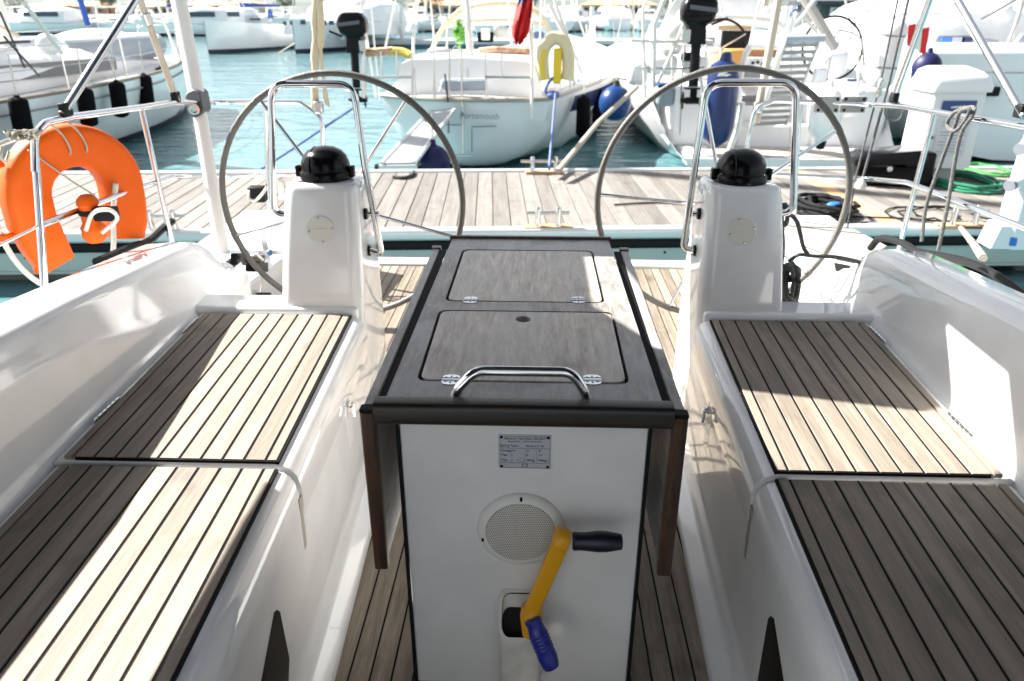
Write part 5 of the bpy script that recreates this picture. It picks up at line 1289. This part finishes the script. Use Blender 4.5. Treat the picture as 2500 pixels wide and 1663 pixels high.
# raised gangway: slatted
rg = thing('gangway', 'raised grey slatted gangway with white handles on the open-stern yacht', 'gangway', PY(1900, 305, YB + .9))
q0l, q0r, q1l, q1r = PY(1848, 308, YB + .7), PY(1920, 305, YB + .7), PY(1920, 100, YB + .2), PY(2000, 98, YB + .2)
q0l, q0r = PY(1840, 308, YB + .75), PY(1918, 304, YB + .75)
for k in range(13):
    f0, f1 = (k + .08)/13, (k + .66)/13
    b = MB(); b.prism([q0l.lerp(q1l, f0), q0r.lerp(q1r, f0), q0r.lerp(q1r, f1), q0l.lerp(q1l, f1)], (0, -.03, 0)); b.build('slat', mat('slat_grey', (.26, .27, .27), .5), rg, smooth=None)
for a_, c_ in ((q0l, q1l), (q0r, q1r)): b = MB(); b.tube([a_, c_], .028, 8); b.build('side_beam', mat('beam_grey', (.55, .55, .52), .4), rg)
b = MB(); b.tube([q1l + Vector((-.02, 0, .02)), q1r + Vector((.06, 0, .02))], .045, 10); b.build('end_bar', mat('bar_blue_grey', (.36, .40, .48), .4), rg)
for pts in ([(1806, 190), (1822, 128), (1832, 112)], [(1868, 250), (1905, 130), (1934, 50)], [(1780, 370), (1800, 320), (1812, 250)]):
    ptube('handle_tube', [(u, v, YB + .3) for u, v in pts], .04, tube_w, rg)
fb_ = thing('fender', 'long royal blue fender standing in the stern of the open-stern yacht', 'fender', PY(1735, 360, YB + .2))
b = MB(); b.lathe([(.05, 0), (.17, .10), (.20, .25), (.20, .85), (.17, .98), (.08, 1.04), (.06, 1.12), (.03, 1.14)], PY(1745, 358, YB + .15), (.02, 0, 1), 18); b.build('bladder', mat('royal_blue', (.005, .02, .10), .3), fb_)
b = MB(); b.prism([PY(u, v, YB - .08) for u, v in ((1752, 186), (1758, 178), (1770, 174), (1778, 177), (1768, 180), (1786, 182), (1776, 187))], (0, .01, 0)); b.build('emblem', whitepl, fb_, smooth=None)
pbox('green_flag_cloth', 1710, 232, 1778, 262, YB + .05, .05, mat('dull_green', (.05, .10, .06), .7), B.t, .02)
for u0, v0, u1, v1, yy in ((1545, -10, 1548, 150, 2.0), (1588, 60, 1560, 190, 1.4), (1625, -10, 1560, 120, 2.6), (1640, 100, 1642, 210, .9), (1672, 60, 1674, 160, 1.2), (1722, 80, 1724, 180, 1.0), (1755, -10, 1768, 50, 2.6), (1990, 60, 2010, 190, .8), (2062, -10, 2090, 120, 1.8), (2118, -10, 2112, 110, 1.2), (2180, -10, 2170, 190, .6), (2094, 100, 2096, 250, .5)):
    ptube('rigging', [(u0, v0, YB + yy), (u1, v1, YB + yy)], .014, steel if u0 % 2 else tube_w, B.t)
for u0, v0, u1, v1, yy, mm in ((1536, 150, 1590, 152, 1.2, steel), (1600, 130, 1660, 132, 1.2, steel), (1500, 190, 1600, 206, 2.4, darkrope)):
    ptube('guard_wire', [(u0, v0, YB + yy), (u1, v1, YB + yy)], .010, mm, B.t)
pbox('dark_hatch', 1664, 128, 1690, 150, YB + 1.05, .05, blackm, B.t, .02); pbox('dark_hatch', 1716, 92, 1744, 112, YB + 2.2, .05, greyf, B.t, .02); pbox('locker_shadow_gap', 1786, 252, 1842, 258, YB + 1.0, .03, inkgrey, B.t)
B.mast(6.2, 1.7, 14, .10, boom=(.9, 4.0)); B.stays(6.2, 1.7, 12)
# life-raft canister and rounded white console at the right quarter of B
lr = thing('liferaft_canister', 'tall white liferaft canister strapped to the yacht rail', 'canister', PY(2142, 210, YB + .3))
b = MB(); ct = PY(2144, 215, YB + .4); hgt = PY(2144, 48, YB + .4).z - ct.z
b.lathe([(.10, 0), (.155, .06), (.165, hgt*.2), (.17, hgt*.78), (.185, hgt*.80), (.18, hgt*.88), (.13, hgt*.97), (.05, hgt)], ct, (.05, 0, 1), 16); b.build('shell', gel2, lr)
for f in (.3, .76): b = MB(); b.lathe([(.172, hgt*f), (.172, hgt*f + .02)], ct, (.05, 0, 1), 16); b.build('strap', inkgrey, lr)
wf = thing('fender', 'white fender with dark tip hanging below the two rail pads', 'fender', PY(2010, 345, YB - .1))
b = MB(); c_ = PY(2012, 300, YB - .1); b.lathe([(.02, -.28), (.06, -.22), (.17, -.10), (.19, .05), (.19, .25), (.14, .36), (.05, .42), (.03, .50)], c_, (0, 0, 1), 16); b.build('bladder', gel2, wf)
b = MB(); b.lathe([(.0, -.33), (.05, -.31), (.07, -.215), (.03, -.20)], c_, (0, 0, 1), 12); b.build('tip', black, wf)
pbox('stern_light', 1992, 168, 2018, 205, YB + .2, .1, gel2, B.t, .02)
pbox('quarter_console', 2040, 215, 2115, 290, YB + .5, .5, gel2, B.t, .12); pbox('quarter_cushion', 2030, 196, 2110, 222, YB + 1.4, .4, gel2, B.t, .05); pbox('blue_patch', 2070, 193, 2100, 199, YB + 1.35, .03, navy, B.t)

# ---- C: white sloop along the left with black fenders
C = Boat('sailing_yacht', 'white sloop with a row of black fenders and grey dinghy on deck', (-8.75, 5.6), R(-3.2))
shC = lambda t: lerp(1.02, 1.14, t) - .05*math.sin(math.pi*t)
C.hull(12.0, 3.95, 3.2, 1.0, 1.2, mats=[gel2, boot_dark, mat('grey_stripe', (.36, .37, .40), .4)], boot=.13, sheer=shC, full=2.4, bowrake=.12, tmax=.40, n=30)
C.deck()
n_ = len(C.hb) - 1
C.tube('toe_rail', [(C.hb[i]*.985, i/n_*12, C.hs[i] + .02) for i in range(n_)], .03, wood('toe_rail', (.22, .18, .14), (.34, .29, .24)))
C.tube('cove_stripe', [(C.hb[i]*1.004, i/n_*12, C.hs[i] - .14) for i in range(n_ - 1)], .012, inkgrey)
C.house('coachroof', [(2.5, 1.35, 1.2, 1.0, 1.55), (5.0, 1.35, 1.1, 1.02, 1.58), (8.0, 1.05, .8, 1.05, 1.45), (10.2, .6, .4, 1.08, 1.2)])
for sg in (-1, 1):
    b = MB(); b.hexa([C.w(sg*1.345, 3.4, 1.20), C.w(sg*1.345, 7.3, 1.16), C.w(sg*1.30, 7.3, 1.16), C.w(sg*1.30, 3.4, 1.20), C.w(sg*1.31, 4.0, 1.40), C.w(sg*1.16, 7.6, 1.34), C.w(sg*1.1, 7.6, 1.34), C.w(sg*1.2, 4.0, 1.40)]); b.build('cabin_window', glassg, C.t, smooth=None)
C.rails(1, n_ - 2, .62, 4, .012)
C.tube('pulpit', [(-.5, 11.0, 1.1), (-.42, 11.2, 1.75), (0, 12.0, 1.78), (.42, 11.2, 1.75), (.5, 11.0, 1.1)], .015, fil=.1)
C.mast(6.6, 1.5, 14, .13, boom=(.75, 4.2)); C.stays(6.6, 1.5, 12)
C.tube('whisker_pole', [(.4, 6.4, 1.7), (.3, 4.6, 2.5)], .04, beige_tube)
C.tube('mast_foot_lines', [(.5, 6.5, 1.62), (.9, 5.4, 1.65), (1.1, 4.4, 1.60)], .02, darkrope)
b = MB(); b.ball(PY(118, 108, 11.5), .17, (1, 1, .9)); b.build('radar_dome', gel2, C.t)
b = MB(); rr = []
for y, w_, h_ in ((1.6, 1.15, .55), (2.2, 1.2, .72), (2.9, 1.1, .45), (3.3, 1.0, .2)): rr.append([C.w(x, y, 1.35 + z) for x, z in ((-w_, 0), (-w_*.9, h_*.8), (0, h_), (w_*.9, h_*.8), (w_, 0))])
b.loft(rr, closed=False); b.build('sprayhood', greyf, C.t)
for i, (u, v, lb_) in enumerate(((52, 290, 'first black fender on the sloop, nearest the lifebuoy'), (212, 262, 'second black fender from the near end of the sloop'), (290, 243, 'third black fender, in the middle of the row on the sloop'), (356, 222, 'fourth black fender of the row on the sloop'), (398, 200, 'last black fender, nearest the bow of the sloop'))):
    p = PZ(u, v, .84); fender_long(lb_, p, .52, .115, fblack, (.06, .0, 1), 'row of black fenders on the sloop')
dg = thing('dinghy', 'grey inflatable dinghy upside down on the sloop foredeck', 'dinghy', C.w(0, 9.0, 1.3))
b = MB(); pts = [C.w(x, y, 1.42) for x, y in ((.45, 7.3), (.62, 7.8), (.64, 9.2), (.5, 10.1), (0, 10.5), (-.5, 10.1), (-.64, 9.2), (-.62, 7.8), (-.45, 7.3))]; b.tube(smooth_path(pts, 4), .22, 12); b.build('tube', mat('dinghy_grey', (.36, .38, .42), .5), dg)
b = MB(); b.ball(C.w(0, 8.9, 1.50), .5, (1.0, 2.6, .5)); b.build('bottom', mat('dinghy_hull', (.50, .52, .56), .5), dg)
C.tube('dark_rub', [(.66, 8.0, 1.36), (.66, 9.2, 1.36), (.5, 10.15, 1.38)], .035, blackm)
for a_, c_, m_ in (((60, 8), (150, 128), tube_w), ((0, 30), (60, 165), darkrope), ((10, 90), (95, 185), darkrope)):
    ptube('rigging', [(a_[0], a_[1], 9.5), (c_[0], c_[1], 10.5)], .03 if m_ is tube_w else .014, m_, C.t)
ptube('furled_sail', [(190, -20, 14), (215, 62, 14)], .05, bluecov, C.t)

# ---- D: catamaran across the water
p1, p2 = PZ(722, 131, 0), PZ(588, 134, 0)
hd = math.atan2(p1.x - PZ(945, 110, 0).x, PZ(945, 110, 0).y - p1.y)
hdv = R(180) + hd*.85
D1 = Boat('catamaran', 'white catamaran with rounded windowed cabin anchored across the water', p1 - Matrix.Rotation(hdv, 3, 'Z') @ Vector((0, 10.5, 0)), hdv)
def cathull(off):
    s = D1; n, m = 16, 8; rows = []
    for i in range(n + 1):
        t = i/n; hb = .85 if t < .55 else max(.02, .85*(1 - ((t - .55)/.45)**2.4)); sh = lerp(1.0, 1.55, t)
        rows.append([(hb*math.cos(math.pi/2*j/m)**.5 if j < m else 0, t*10.5 + .1*0, sh - (sh + .25)*math.sin(math.pi/2*j/m)**1.6) for j in range(m + 1)])
    b = MB()
    for sg in (-1, 1):
        for i in range(n):
            for j in range(m):
                q = [rows[i][j], rows[i+1][j], rows[i+1][j+1], rows[i][j+1]]; b.cur = 1 if sum(v[2] for v in q)/4 < .16 else 0
                b.add([s.w(off[0] + sg*v[0], off[1] + v[1], v[2]) for v in q], [(0, 1, 2, 3)])
    b.cur = 0
    for i in range(n): b.add([s.w(off[0] - rows[i][0][0], off[1] + rows[i][0][1], rows[i][0][2]), s.w(off[0] + rows[i][0][0], off[1] + rows[i][0][1], rows[i][0][2]), s.w(off[0] + rows[i+1][0][0], off[1] + rows[i+1][0][1], rows[i+1][0][2]), s.w(off[0] - rows[i+1][0][0], off[1] + rows[i+1][0][1], rows[i+1][0][2])], [(0, 1, 2, 3)])
    b.build('hull', [gel2, boot_dark], s.t, smooth=45)
o2 = D1.rt.inverted() @ (p2 - p1)
o2 = Vector((o2.x, o2.y, 0))
cathull((0, 0)); cathull((o2.x*1.9, o2.y*1.0))
mx_ = o2.x*.9
sg_ = 1 if mx_ > 0 else -1
D1.house('bridge_deck', [(.5, 2.6, 2.5, .7, 1.35), (7.5, 2.4, 2.2, .8, 1.5)])
b = MB(); rr = []
for y, w_, z1_ in ((1.2, 2.2, 2.35), (2.0, 2.3, 2.5), (4.5, 2.2, 2.45), (5.8, 1.9, 2.2), (7.0, 1.3, 1.55)): rr.append([D1.w(x, y, z) for x, z in ((-w_, 1.2), (-w_*.93, z1_ - .15), (-w_*.6, z1_), (w_*.6, z1_), (w_*.93, z1_ - .15), (w_, 1.2))])
b.loft(rr); b.build('cabin', gel2, D1.t, smooth=50)
for u0, u1, v0, v1 in ((692, 700, 52, 62), (708, 718, 51, 61), (734, 746, 49, 60), (780, 797, 50, 62), (803, 815, 50, 61), (822, 832, 49, 59)):
    a_, c_ = PD(u0, v0, 37.2), PD(u1, v1, 37.2); b = MB(); b.box((a_ + c_)/2, (abs(c_.x - a_.x), .1, abs(a_.z - c_.z))); b.build('cabin_window', shade_g, D1.t, smooth=None)
for u in (800, 832, 865):
    a_, c_ = PD(u, 84, 38.2), PD(u + 9, 98, 38.2); b = MB(); b.box((a_ + c_)/2, (abs(c_.x - a_.x), .1, abs(a_.z - c_.z))); b.build('hull_window', mat('hull_window', (.42, .46, .5), .3), D1.t, smooth=None)
D1.tube('mast', [(0, 5.5, 2.4), (0, 5.5, 17)], .12, tube_w); D1.tube('boom', [(0, 5.3, 3.3), (0, .8, 3.4)], .18, navycan)
rope('anchor_line', 'thin anchor line dropping from the catamaran bow', [PZ(720, 105, 1.0), PZ(680, 130, 0)], .02, tanrope, smooth=False)

# ---- E: white motor cruiser at the right
E = Boat('motor_cruiser', 'white motor cruiser with raked dark windows behind the supply post', (7.35, 11.3), R(-4), cat='boat')
E.hull(12, 4.3, 4.0, 1.25, 1.7, mats=[gel2, boot_green], boot=.12, sheer=lambda t: lerp(1.25, 1.75, t), kz=-.5)
E.deck()
E.house('saloon', [(1.6, 1.9, 1.7, 1.25, 2.0), (3.5, 1.9, 1.5, 1.3, 2.35), (6.5, 1.7, 1.2, 1.4, 2.2), (9.0, 1.1, .7, 1.5, 1.7)])
E.box('transom_locker', -1.9, 1.9, .05, 1.0, 1.0, 1.62, gel2, bevel=.12)
b = MB(); b.prism([PY(u, v, 12.6) for u, v in ((2275, 110), (2290, 88), (2360, 87), (2440, 98), (2420, 122), (2340, 118))], (0, .1, 0)); b.build('raked_window', mat('raked_glass', (.24, .27, .31), .1), E.t, smooth=None)
b = MB(); b.prism([PY(u, v, 12.4) for u, v in ((2480, 108), (2500, 82), (2560, 80), (2540, 112))], (0, .1, 0)); b.build('raked_window', MATS['raked_glass'], E.t, smooth=None)
for u0, u1, mm in ((2300, 2320, MATS['cap_blue']), (2325, 2350, mat('lilac', (.40, .40, .58), .7)), (2350, 2370, navy)):
    pbox('towel', u0, 92, u1, 118, 12.55, .03, mm, E.t)
pbox('hull_vent', 2378, 212, 2440, 236, 11.25, .06, blackm, E.t, .02)
for u0, v0, u1, v1 in ((2210, 30, 2260, 120), (2300, 20, 2360, 60), (2430, 20, 2500, 70)):
    pbox('flybridge_cushion', u0, v0, u1, v1, 13.4, .6, gel2, E.t, .15)
b = MB(); b.ball(PY(2330, 40, 13.0), .2); b.build('satellite_dome', gel2, E.t); b = MB(); b.ball(PY(2440, 35, 13.0), .2); b.build('satellite_dome', gel2, E.t)
for pts in ([(2330, -20), (2360, 60), (2400, 120)], [(2500, 0), (2480, 60), (2460, 110)], [(2280, 130), (2500, 140)], [(2500, -10), (2395, 50)]):
    ptube('rail_tube', [(u, v, 12.2) for u, v in pts], .03, steel, E.t)
fender_ball('navy pear fender on the stern of the motor cruiser', PY(2262, 165, 11.0), .19, fnavy, .2)
fl2 = thing('striped_flag', 'red and white striped flag hanging by the right stern rail', 'flag', PY(2235, 130, 9.4))
for k, mm in enumerate((red, whitepl, red)):
    q_ = [(2218 + k*17, 62 + k*4), (2236 + k*17, 58 + k*4), (2250 + k*14 - 18, 118 + k*8), (2232 + k*14 - 18, 112 + k*8)]
    b = MB(); b.prism([PY(u, v, 9.4 + k*.01) for u, v in q_], (0, .008, 0)); b.build('stripe', mm, fl2, smooth=None)
ptube('flag_pole', [(2280, -20, 9.4), (2238, 60, 9.4), (2215, 150, 9.4), (2190, 250, 9.4)], .015, steel, fl2)

# ---- far pontoon, far boats
fd = MB(); q0, q1 = PZ(640, 92, .5), PZ(2300, 92, .5)
fd.bx(-12, 45, 45, 47.5, .0, .45)
fdo = fd.build('far_dock', mat('far_dock_pale', (.58, .60, .60), .7), kind='structure', label='pale far pontoon across the harbour', smooth=None)
b = MB(); b.bx(-12, 45, 44.9, 45.02, -.05, .22); b.build('dark_side', mat('far_dock_side', (.05, .12, .18), .7), fdo, smooth=None)
for k in range(9):
    b = MB(); b.tube([(-8 + k*5.5, 46.3, 0), (-8 + k*5.5, 46.3, 2.2)], .12, 8); b.build('pile', tube_w, fdo)
rnf = random.Random(21)
def far_boat(label, u, v, head, L, kind, cover=None, hullm=None, z=0):
    p = PZ(u, v, 0); h = R(head)
    bt = Boat('moored_boat', label, p - Matrix.Rotation(h, 3, 'Z') @ Vector((0, L/2, 0)), h, group='boats moored across the harbour')
    bt.hull(L, L*.31, L*.24, .95, 1.3, mats=[hullm or gel2, boot_dark], boot=.14, n=12, m=6)
    bt.deck()
    if kind == 's':
        bt.house('coachroof', [(L*.28, L*.1, L*.085, .95, 1.5), (L*.5, L*.1, L*.08, 1.0, 1.52), (L*.75, L*.06, L*.04, 1.1, 1.3)])
        bt.mast(L*.52, 1.4, 13, .09, boom=(.8, L*.36), cover=cover); bt.stays(L*.52, 1.4, 11)
        bt.tube('sprayhood', [(-L*.09, L*.27, 1.3), (-L*.07, L*.27, 1.95), (L*.07, L*.27, 1.95), (L*.09, L*.27, 1.3)], .12, cover or whitepl, fil=.3)
        for sg in (-1, 1): bt.box('cabin_window', sg*L*.099, sg*L*.103, L*.34, L*.56, 1.15, 1.32, shade_g)
        bt.rails(1, 11, .55, 3, .014)
    else:
        bt.house('saloon', [(L*.15, L*.13, L*.11, .95, 2.0), (L*.35, L*.13, L*.10, .95, 2.3), (L*.6, L*.11, L*.07, 1.1, 1.9), (L*.75, L*.08, L*.05, 1.2, 1.35)])
        for sg in (-1, 1): bt.box('cabin_window', sg*L*.125, sg*L*.131, L*.2, L*.52, 1.45, 1.85, shade_g)
        bt.box('windscreen', -L*.08, L*.08, L*.61, L*.63, 1.5, 1.85, shade_g)
        bt.tube('flybridge_rail', [(-L*.1, L*.15, 2.2), (-L*.09, L*.2, 2.9), (L*.09, L*.2, 2.9), (L*.1, L*.15, 2.2)], .05, tube_w, fil=.2)
        bt.tube('mast', [(0, L*.4, 2.2), (0, L*.38, 4.2)], .05, tube_w)
    return bt
spec = [
 ('small white motor boat below the beige arcade', 470, 88, 95, 8, 'm', None), ('larger white motor boat below the right end of the beige arcade', 540, 84, 80, 9, 'm', None),
 ('white sloop with blue sail cover right of the arcade', 600, 84, 100, 10, 's', bluecov), ('white sloop moored left of the worn beige strut', 310, 84, 70, 11, 's', None),
 ('small white sloop behind the grey dinghy', 250, 78, 95, 9, 's', None), ('white motor boat behind the sloop mast', 100, 84, 85, 10, 'm', None),
 ('white sloop moored at the left picture edge', 30, 80, 75, 11, 's', None), ('pale sloop with white cover beyond the catamaran stern', 960, 74, 20, 11, 's', None),
 ('white motor cruiser beyond the black outboard on the post', 900, 80, 30, 11, 'm', None), ('white sloop just left of the cream sprayhood', 1040, 76, -10, 11, 's', None),
 ('white sloop seen through the cream sprayhood', 1190, 78, 5, 12, 's', None), ('white motor cruiser right of the yellow lifebuoy', 1400, 76, -15, 11, 'm', None),
 ('white motor cruiser behind the far pontoon piles', 1480, 72, 10, 12, 'm', None), ('white sloop left of the rail outboard', 1570, 74, 0, 11, 's', None),
 ('white sloop behind the companionway of the open-stern yacht', 1800, 74, 15, 12, 's', None), ('white sloop left of the dark kiosk', 1940, 76, -10, 11, 's', bluecov),
 ('white motor cruiser behind the liferaft canister', 2140, 78, 10, 12, 'm', None), ('white sloop between the canister and the striped flag', 2200, 74, -5, 12, 's', None),
 ('white motor cruiser high at the right picture edge', 2440, 72, 20, 13, 'm', None), ('white sloop behind the satellite domes', 2350, 72, 0, 12, 's', None),
 ('distant white sloop above the catamaran cabin', 780, 62, 60, 11, 's', None), ('distant white sloop left of the catamaran', 660, 64, 80, 11, 's', None),
 ('distant white motor boat above the blue sail cover', 560, 66, 90, 10, 'm', None), ('distant sloop behind the arcade boats', 420, 66, 85, 11, 's', bluecov),
 ('distant white sloop above the outboard post', 870, 62, 20, 12, 's', None), ('distant white sloop left of the red ensign', 1230, 62, 0, 12, 's', None),
 ('distant white sloop right of the red ensign', 1330, 62, 5, 12, 's', None), ('distant white sloop above the tan mooring line', 1520, 62, -5, 12, 's', None),
 ('distant white sloop behind the rail outboard', 1660, 62, 0, 12, 's', None), ('distant white sloop above the raised gangway', 1900, 62, 6, 12, 's', None)]
for sp_ in spec: far_boat(*sp_)

# ---- shore: land, hills, buildings, trees
b = MB(); nn = 60; vs = []; fs = []
for i in range(nn + 1):
    x = -700 + 1400*i/nn
    y0 = 200 + 4*math.sin(i*.7); vs += [Vector((x, y0, -.5)), Vector((x, y0 + 1, .5)), Vector((x, y0 + 60, .9)), Vector((x, 420, 9 + 4*noise.noise(Vector((x*.02, 0, 0))))), Vector((x, 700, 45 + 35*noise.noise(Vector((x*.006, 1, 0))) + 10*noise.noise(Vector((x*.03, 2, 0))))), Vector((x, 1100, 130 + 60*noise.noise(Vector((x*.004, 5, 0))) + 16*noise.noise(Vector((x*.02, 2, 0))))), Vector((x, 1500, 60))]
for i in range(nn):
    for j in range(6): fs.append((i*7 + j, (i+1)*7 + j, (i+1)*7 + j + 1, i*7 + j + 1))
b.add(vs, fs); b.build('hills', mat('scrub_hill', (.085, .10, .095), .95, var=.45, vscale=.03), kind='structure', label='low scrub-covered hills behind the marina', org=(0, 600, 0))
def building(label, u0, u1, vt, vb, dist, wallm, n, roofed=True):
    a_, c_ = PY(u0, vb, dist), PY(u1, vb, dist); zt_ = PY((u0+u1)/2, vt, dist).z; x0, x1 = a_.x, c_.x
    zb_ = .4
    t = thing('harbour_building', label, 'building', ((x0+x1)/2, dist, zb_), 'buildings on the far shore')
    b = MB(); b.bx(x0, x1, dist, dist + 9, zb_, zt_); b.build('wall', wallm, t, smooth=None)
    if roofed:
        b = MB(); rz = (zt_ - zb_)*.5; b.hexa([Vector(v) for v in ((x0-.5, dist-.6, zt_), (x1+.5, dist-.6, zt_), (x1+.5, dist+9.6, zt_), (x0-.5, dist+9.6, zt_), (x0+3, dist+4, zt_+rz), (x1-3, dist+4, zt_+rz), (x1-3, dist+5, zt_+rz), (x0+3, dist+5, zt_+rz))]); b.build('roof', terracotta, t, smooth=None)
    w_ = (x1 - x0)/n
    for k in range(n):
        b = MB(); b.bx(x0 + w_*(k + .22), x0 + w_*(k + .78), dist - .04, dist + .1, zb_ + (zt_-zb_)*.18, zb_ + (zt_-zb_)*.74); wd = b.build('window', shade_g, t, smooth=None)
        b = MB(); b.bx(x0 + w_*(k + .16), x0 + w_*(k + .84), dist - .12, dist - .045, zb_ + (zt_-zb_)*.12, zb_ + (zt_-zb_)*.17); b.build('sill', stucco2, wd, smooth=None)
building('beige arcade building with tiled roof behind the worn beige strut', 455, 560, 13, 66, 212, stucco, 8)
building('pale house with tiled roof right of the arcade', 562, 625, 10, 62, 216, stucco2, 4)
building('pale stucco house with tiled roof behind the sloop mast', 92, 172, 14, 66, 212, stucco2, 4)
building('orange stucco house with tiled roof behind the furled blue sail', 176, 262, 15, 68, 214, mat('stucco_orange', (.62, .40, .26), .85, var=.08), 6)
building('low beige shed at the shore left of the arcade', 320, 420, 15, 66, 222, stucco, 5)
building('long pale harbour building behind the cream sprayhood', 1000, 1180, 13, 62, 230, stucco2, 9)
building('long beige harbour building behind the far piles', 1420, 1600, 12, 62, 230, stucco, 9)
# dark kiosk with green sign
kx0, kx1 = PY(1996, 60, 34).x, PY(2112, 60, 34).x; kz1 = PY(2050, 12, 34).z
kk = thing('dock_kiosk', 'dark grey kiosk with a pale sign and green mark above the far pontoon', 'kiosk', ((kx0+kx1)/2, 34, .4))
b = MB(); b.bx(kx0, kx1, 34, 37, .3, kz1); b.build('wall', mat('kiosk_dark', (.07, .07, .075), .6), kk, smooth=None)
b = MB(); b.bx(kx0 - .3, kx1 + .3, 33.6, 37.4, kz1, kz1 + .15); b.build('roof', mat('kiosk_roof', (.03, .035, .05), .5), kk, smooth=None)
b = MB(); b.bx(kx0 - .3, kx1 + .4, 33.5, 37.5, .0, .32); b.build('float', mat('kiosk_float', (.30, .32, .33), .8), kk, smooth=None)
sx0, sx1, sz0, sz1 = PY(2032, 0, 33.9).x, PY(2055, 0, 33.9).x, PY(0, 46, 33.9).z, PY(0, 18, 33.9).z
b = MB(); b.bx(sx0, sx1, 33.9, 33.96, sz0, sz1); sgn = b.build('sign', stucco2, kk, smooth=None)
b = MB(); b.tube([((sx0+sx1)/2 + .07*math.cos(a_), 33.88, (sz0+sz1)/2 + .15*math.sin(a_)) for a_ in [k*math.pi/6 for k in range(12)]], .03, 6, closed=True); b.build('sign_mark', mat('sign_green', (.05, .30, .10), .6), sgn)
b = MB(); b.bx(kx0 + .3, kx0 + 1.1, 33.95, 34.0, 1.0, 2.1); b.build('window', shade_g, kk, smooth=None)
leafm = [mat('foliage_olive', (.085, .11, .05), .8, var=.5, vscale=3), mat('foliage_green', (.06, .11, .03), .8, var=.5, vscale=3)]
bark = mat('bark', (.10, .075, .05), .9)
def tree(label, u, dist, h, w, mi, seed):
    rr_ = random.Random(seed); dist += 66; p = PY(u, 62, dist); p.z = .4
    t = thing('shore_tree', label, 'tree', p, 'trees on the far shore')
    b = MB(); b.tube([p, p + Vector((.1, 0, h*.3)), p + Vector((-.1, .1, h*.55))], [.28, .2, .1], 8)
    for k in range(5):
        a_ = k*1.3; b.tube([p + Vector((0, 0, h*.3)), p + Vector((w*.3*math.cos(a_), w*.3*math.sin(a_), h*.6))], [.1, .04], 5)
    b.build('trunk', bark, t)
    b = MB()
    for cl in range(16):
        c_ = p + Vector((rr_.gauss(0, w*.24), rr_.gauss(0, w*.24), h*(.6 + rr_.uniform(-.2, .32)))); s_ = w*rr_.uniform(.12, .24)
        for k in range(45):
            q_ = c_ + Vector((rr_.gauss(0, s_*.6), rr_.gauss(0, s_*.6), rr_.gauss(0, s_*.5))); d_ = Vector((rr_.uniform(-1, 1), rr_.uniform(-1, 1), rr_.uniform(-.6, .6)))*.28; e_ = d_.cross(Vector((rr_.random(), rr_.random(), 1))).normalized()*.16
            b.add([q_ - d_, q_ + e_, q_ + d_, q_ - e_], [(0, 1, 2, 3)])
    b.build('crown', leafm[mi], t, smooth=None)
for i, (lb_, u, dd, h, w, mi) in enumerate((('olive green tree right of the orange stucco house', 275, 126, 5.5, 5, 0), ('dark green tree left of the arcade', 440, 142, 5, 5, 1), ('tree standing left of the catamaran cabin', 700, 136, 5, 5, 0),
    ('round green tree above the catamaran stern', 960, 140, 5.5, 6, 1), ('bushy tree behind the cream sprayhood', 1060, 138, 5, 6, 1), ('green tree left of the yellow lifebuoy', 1290, 140, 5, 5, 0), ('green tree beyond the rail outboard', 1640, 140, 5.5, 6, 1), ('olive tree at the left picture edge', 45, 138, 5, 6, 0), ('broad green tree right of the dark kiosk', 2170, 140, 6, 7, 1), ('broad green tree at the right picture edge', 2420, 140, 6, 7, 0))):
    tree(lb_, u, dd, h, w, mi, 40 + i)
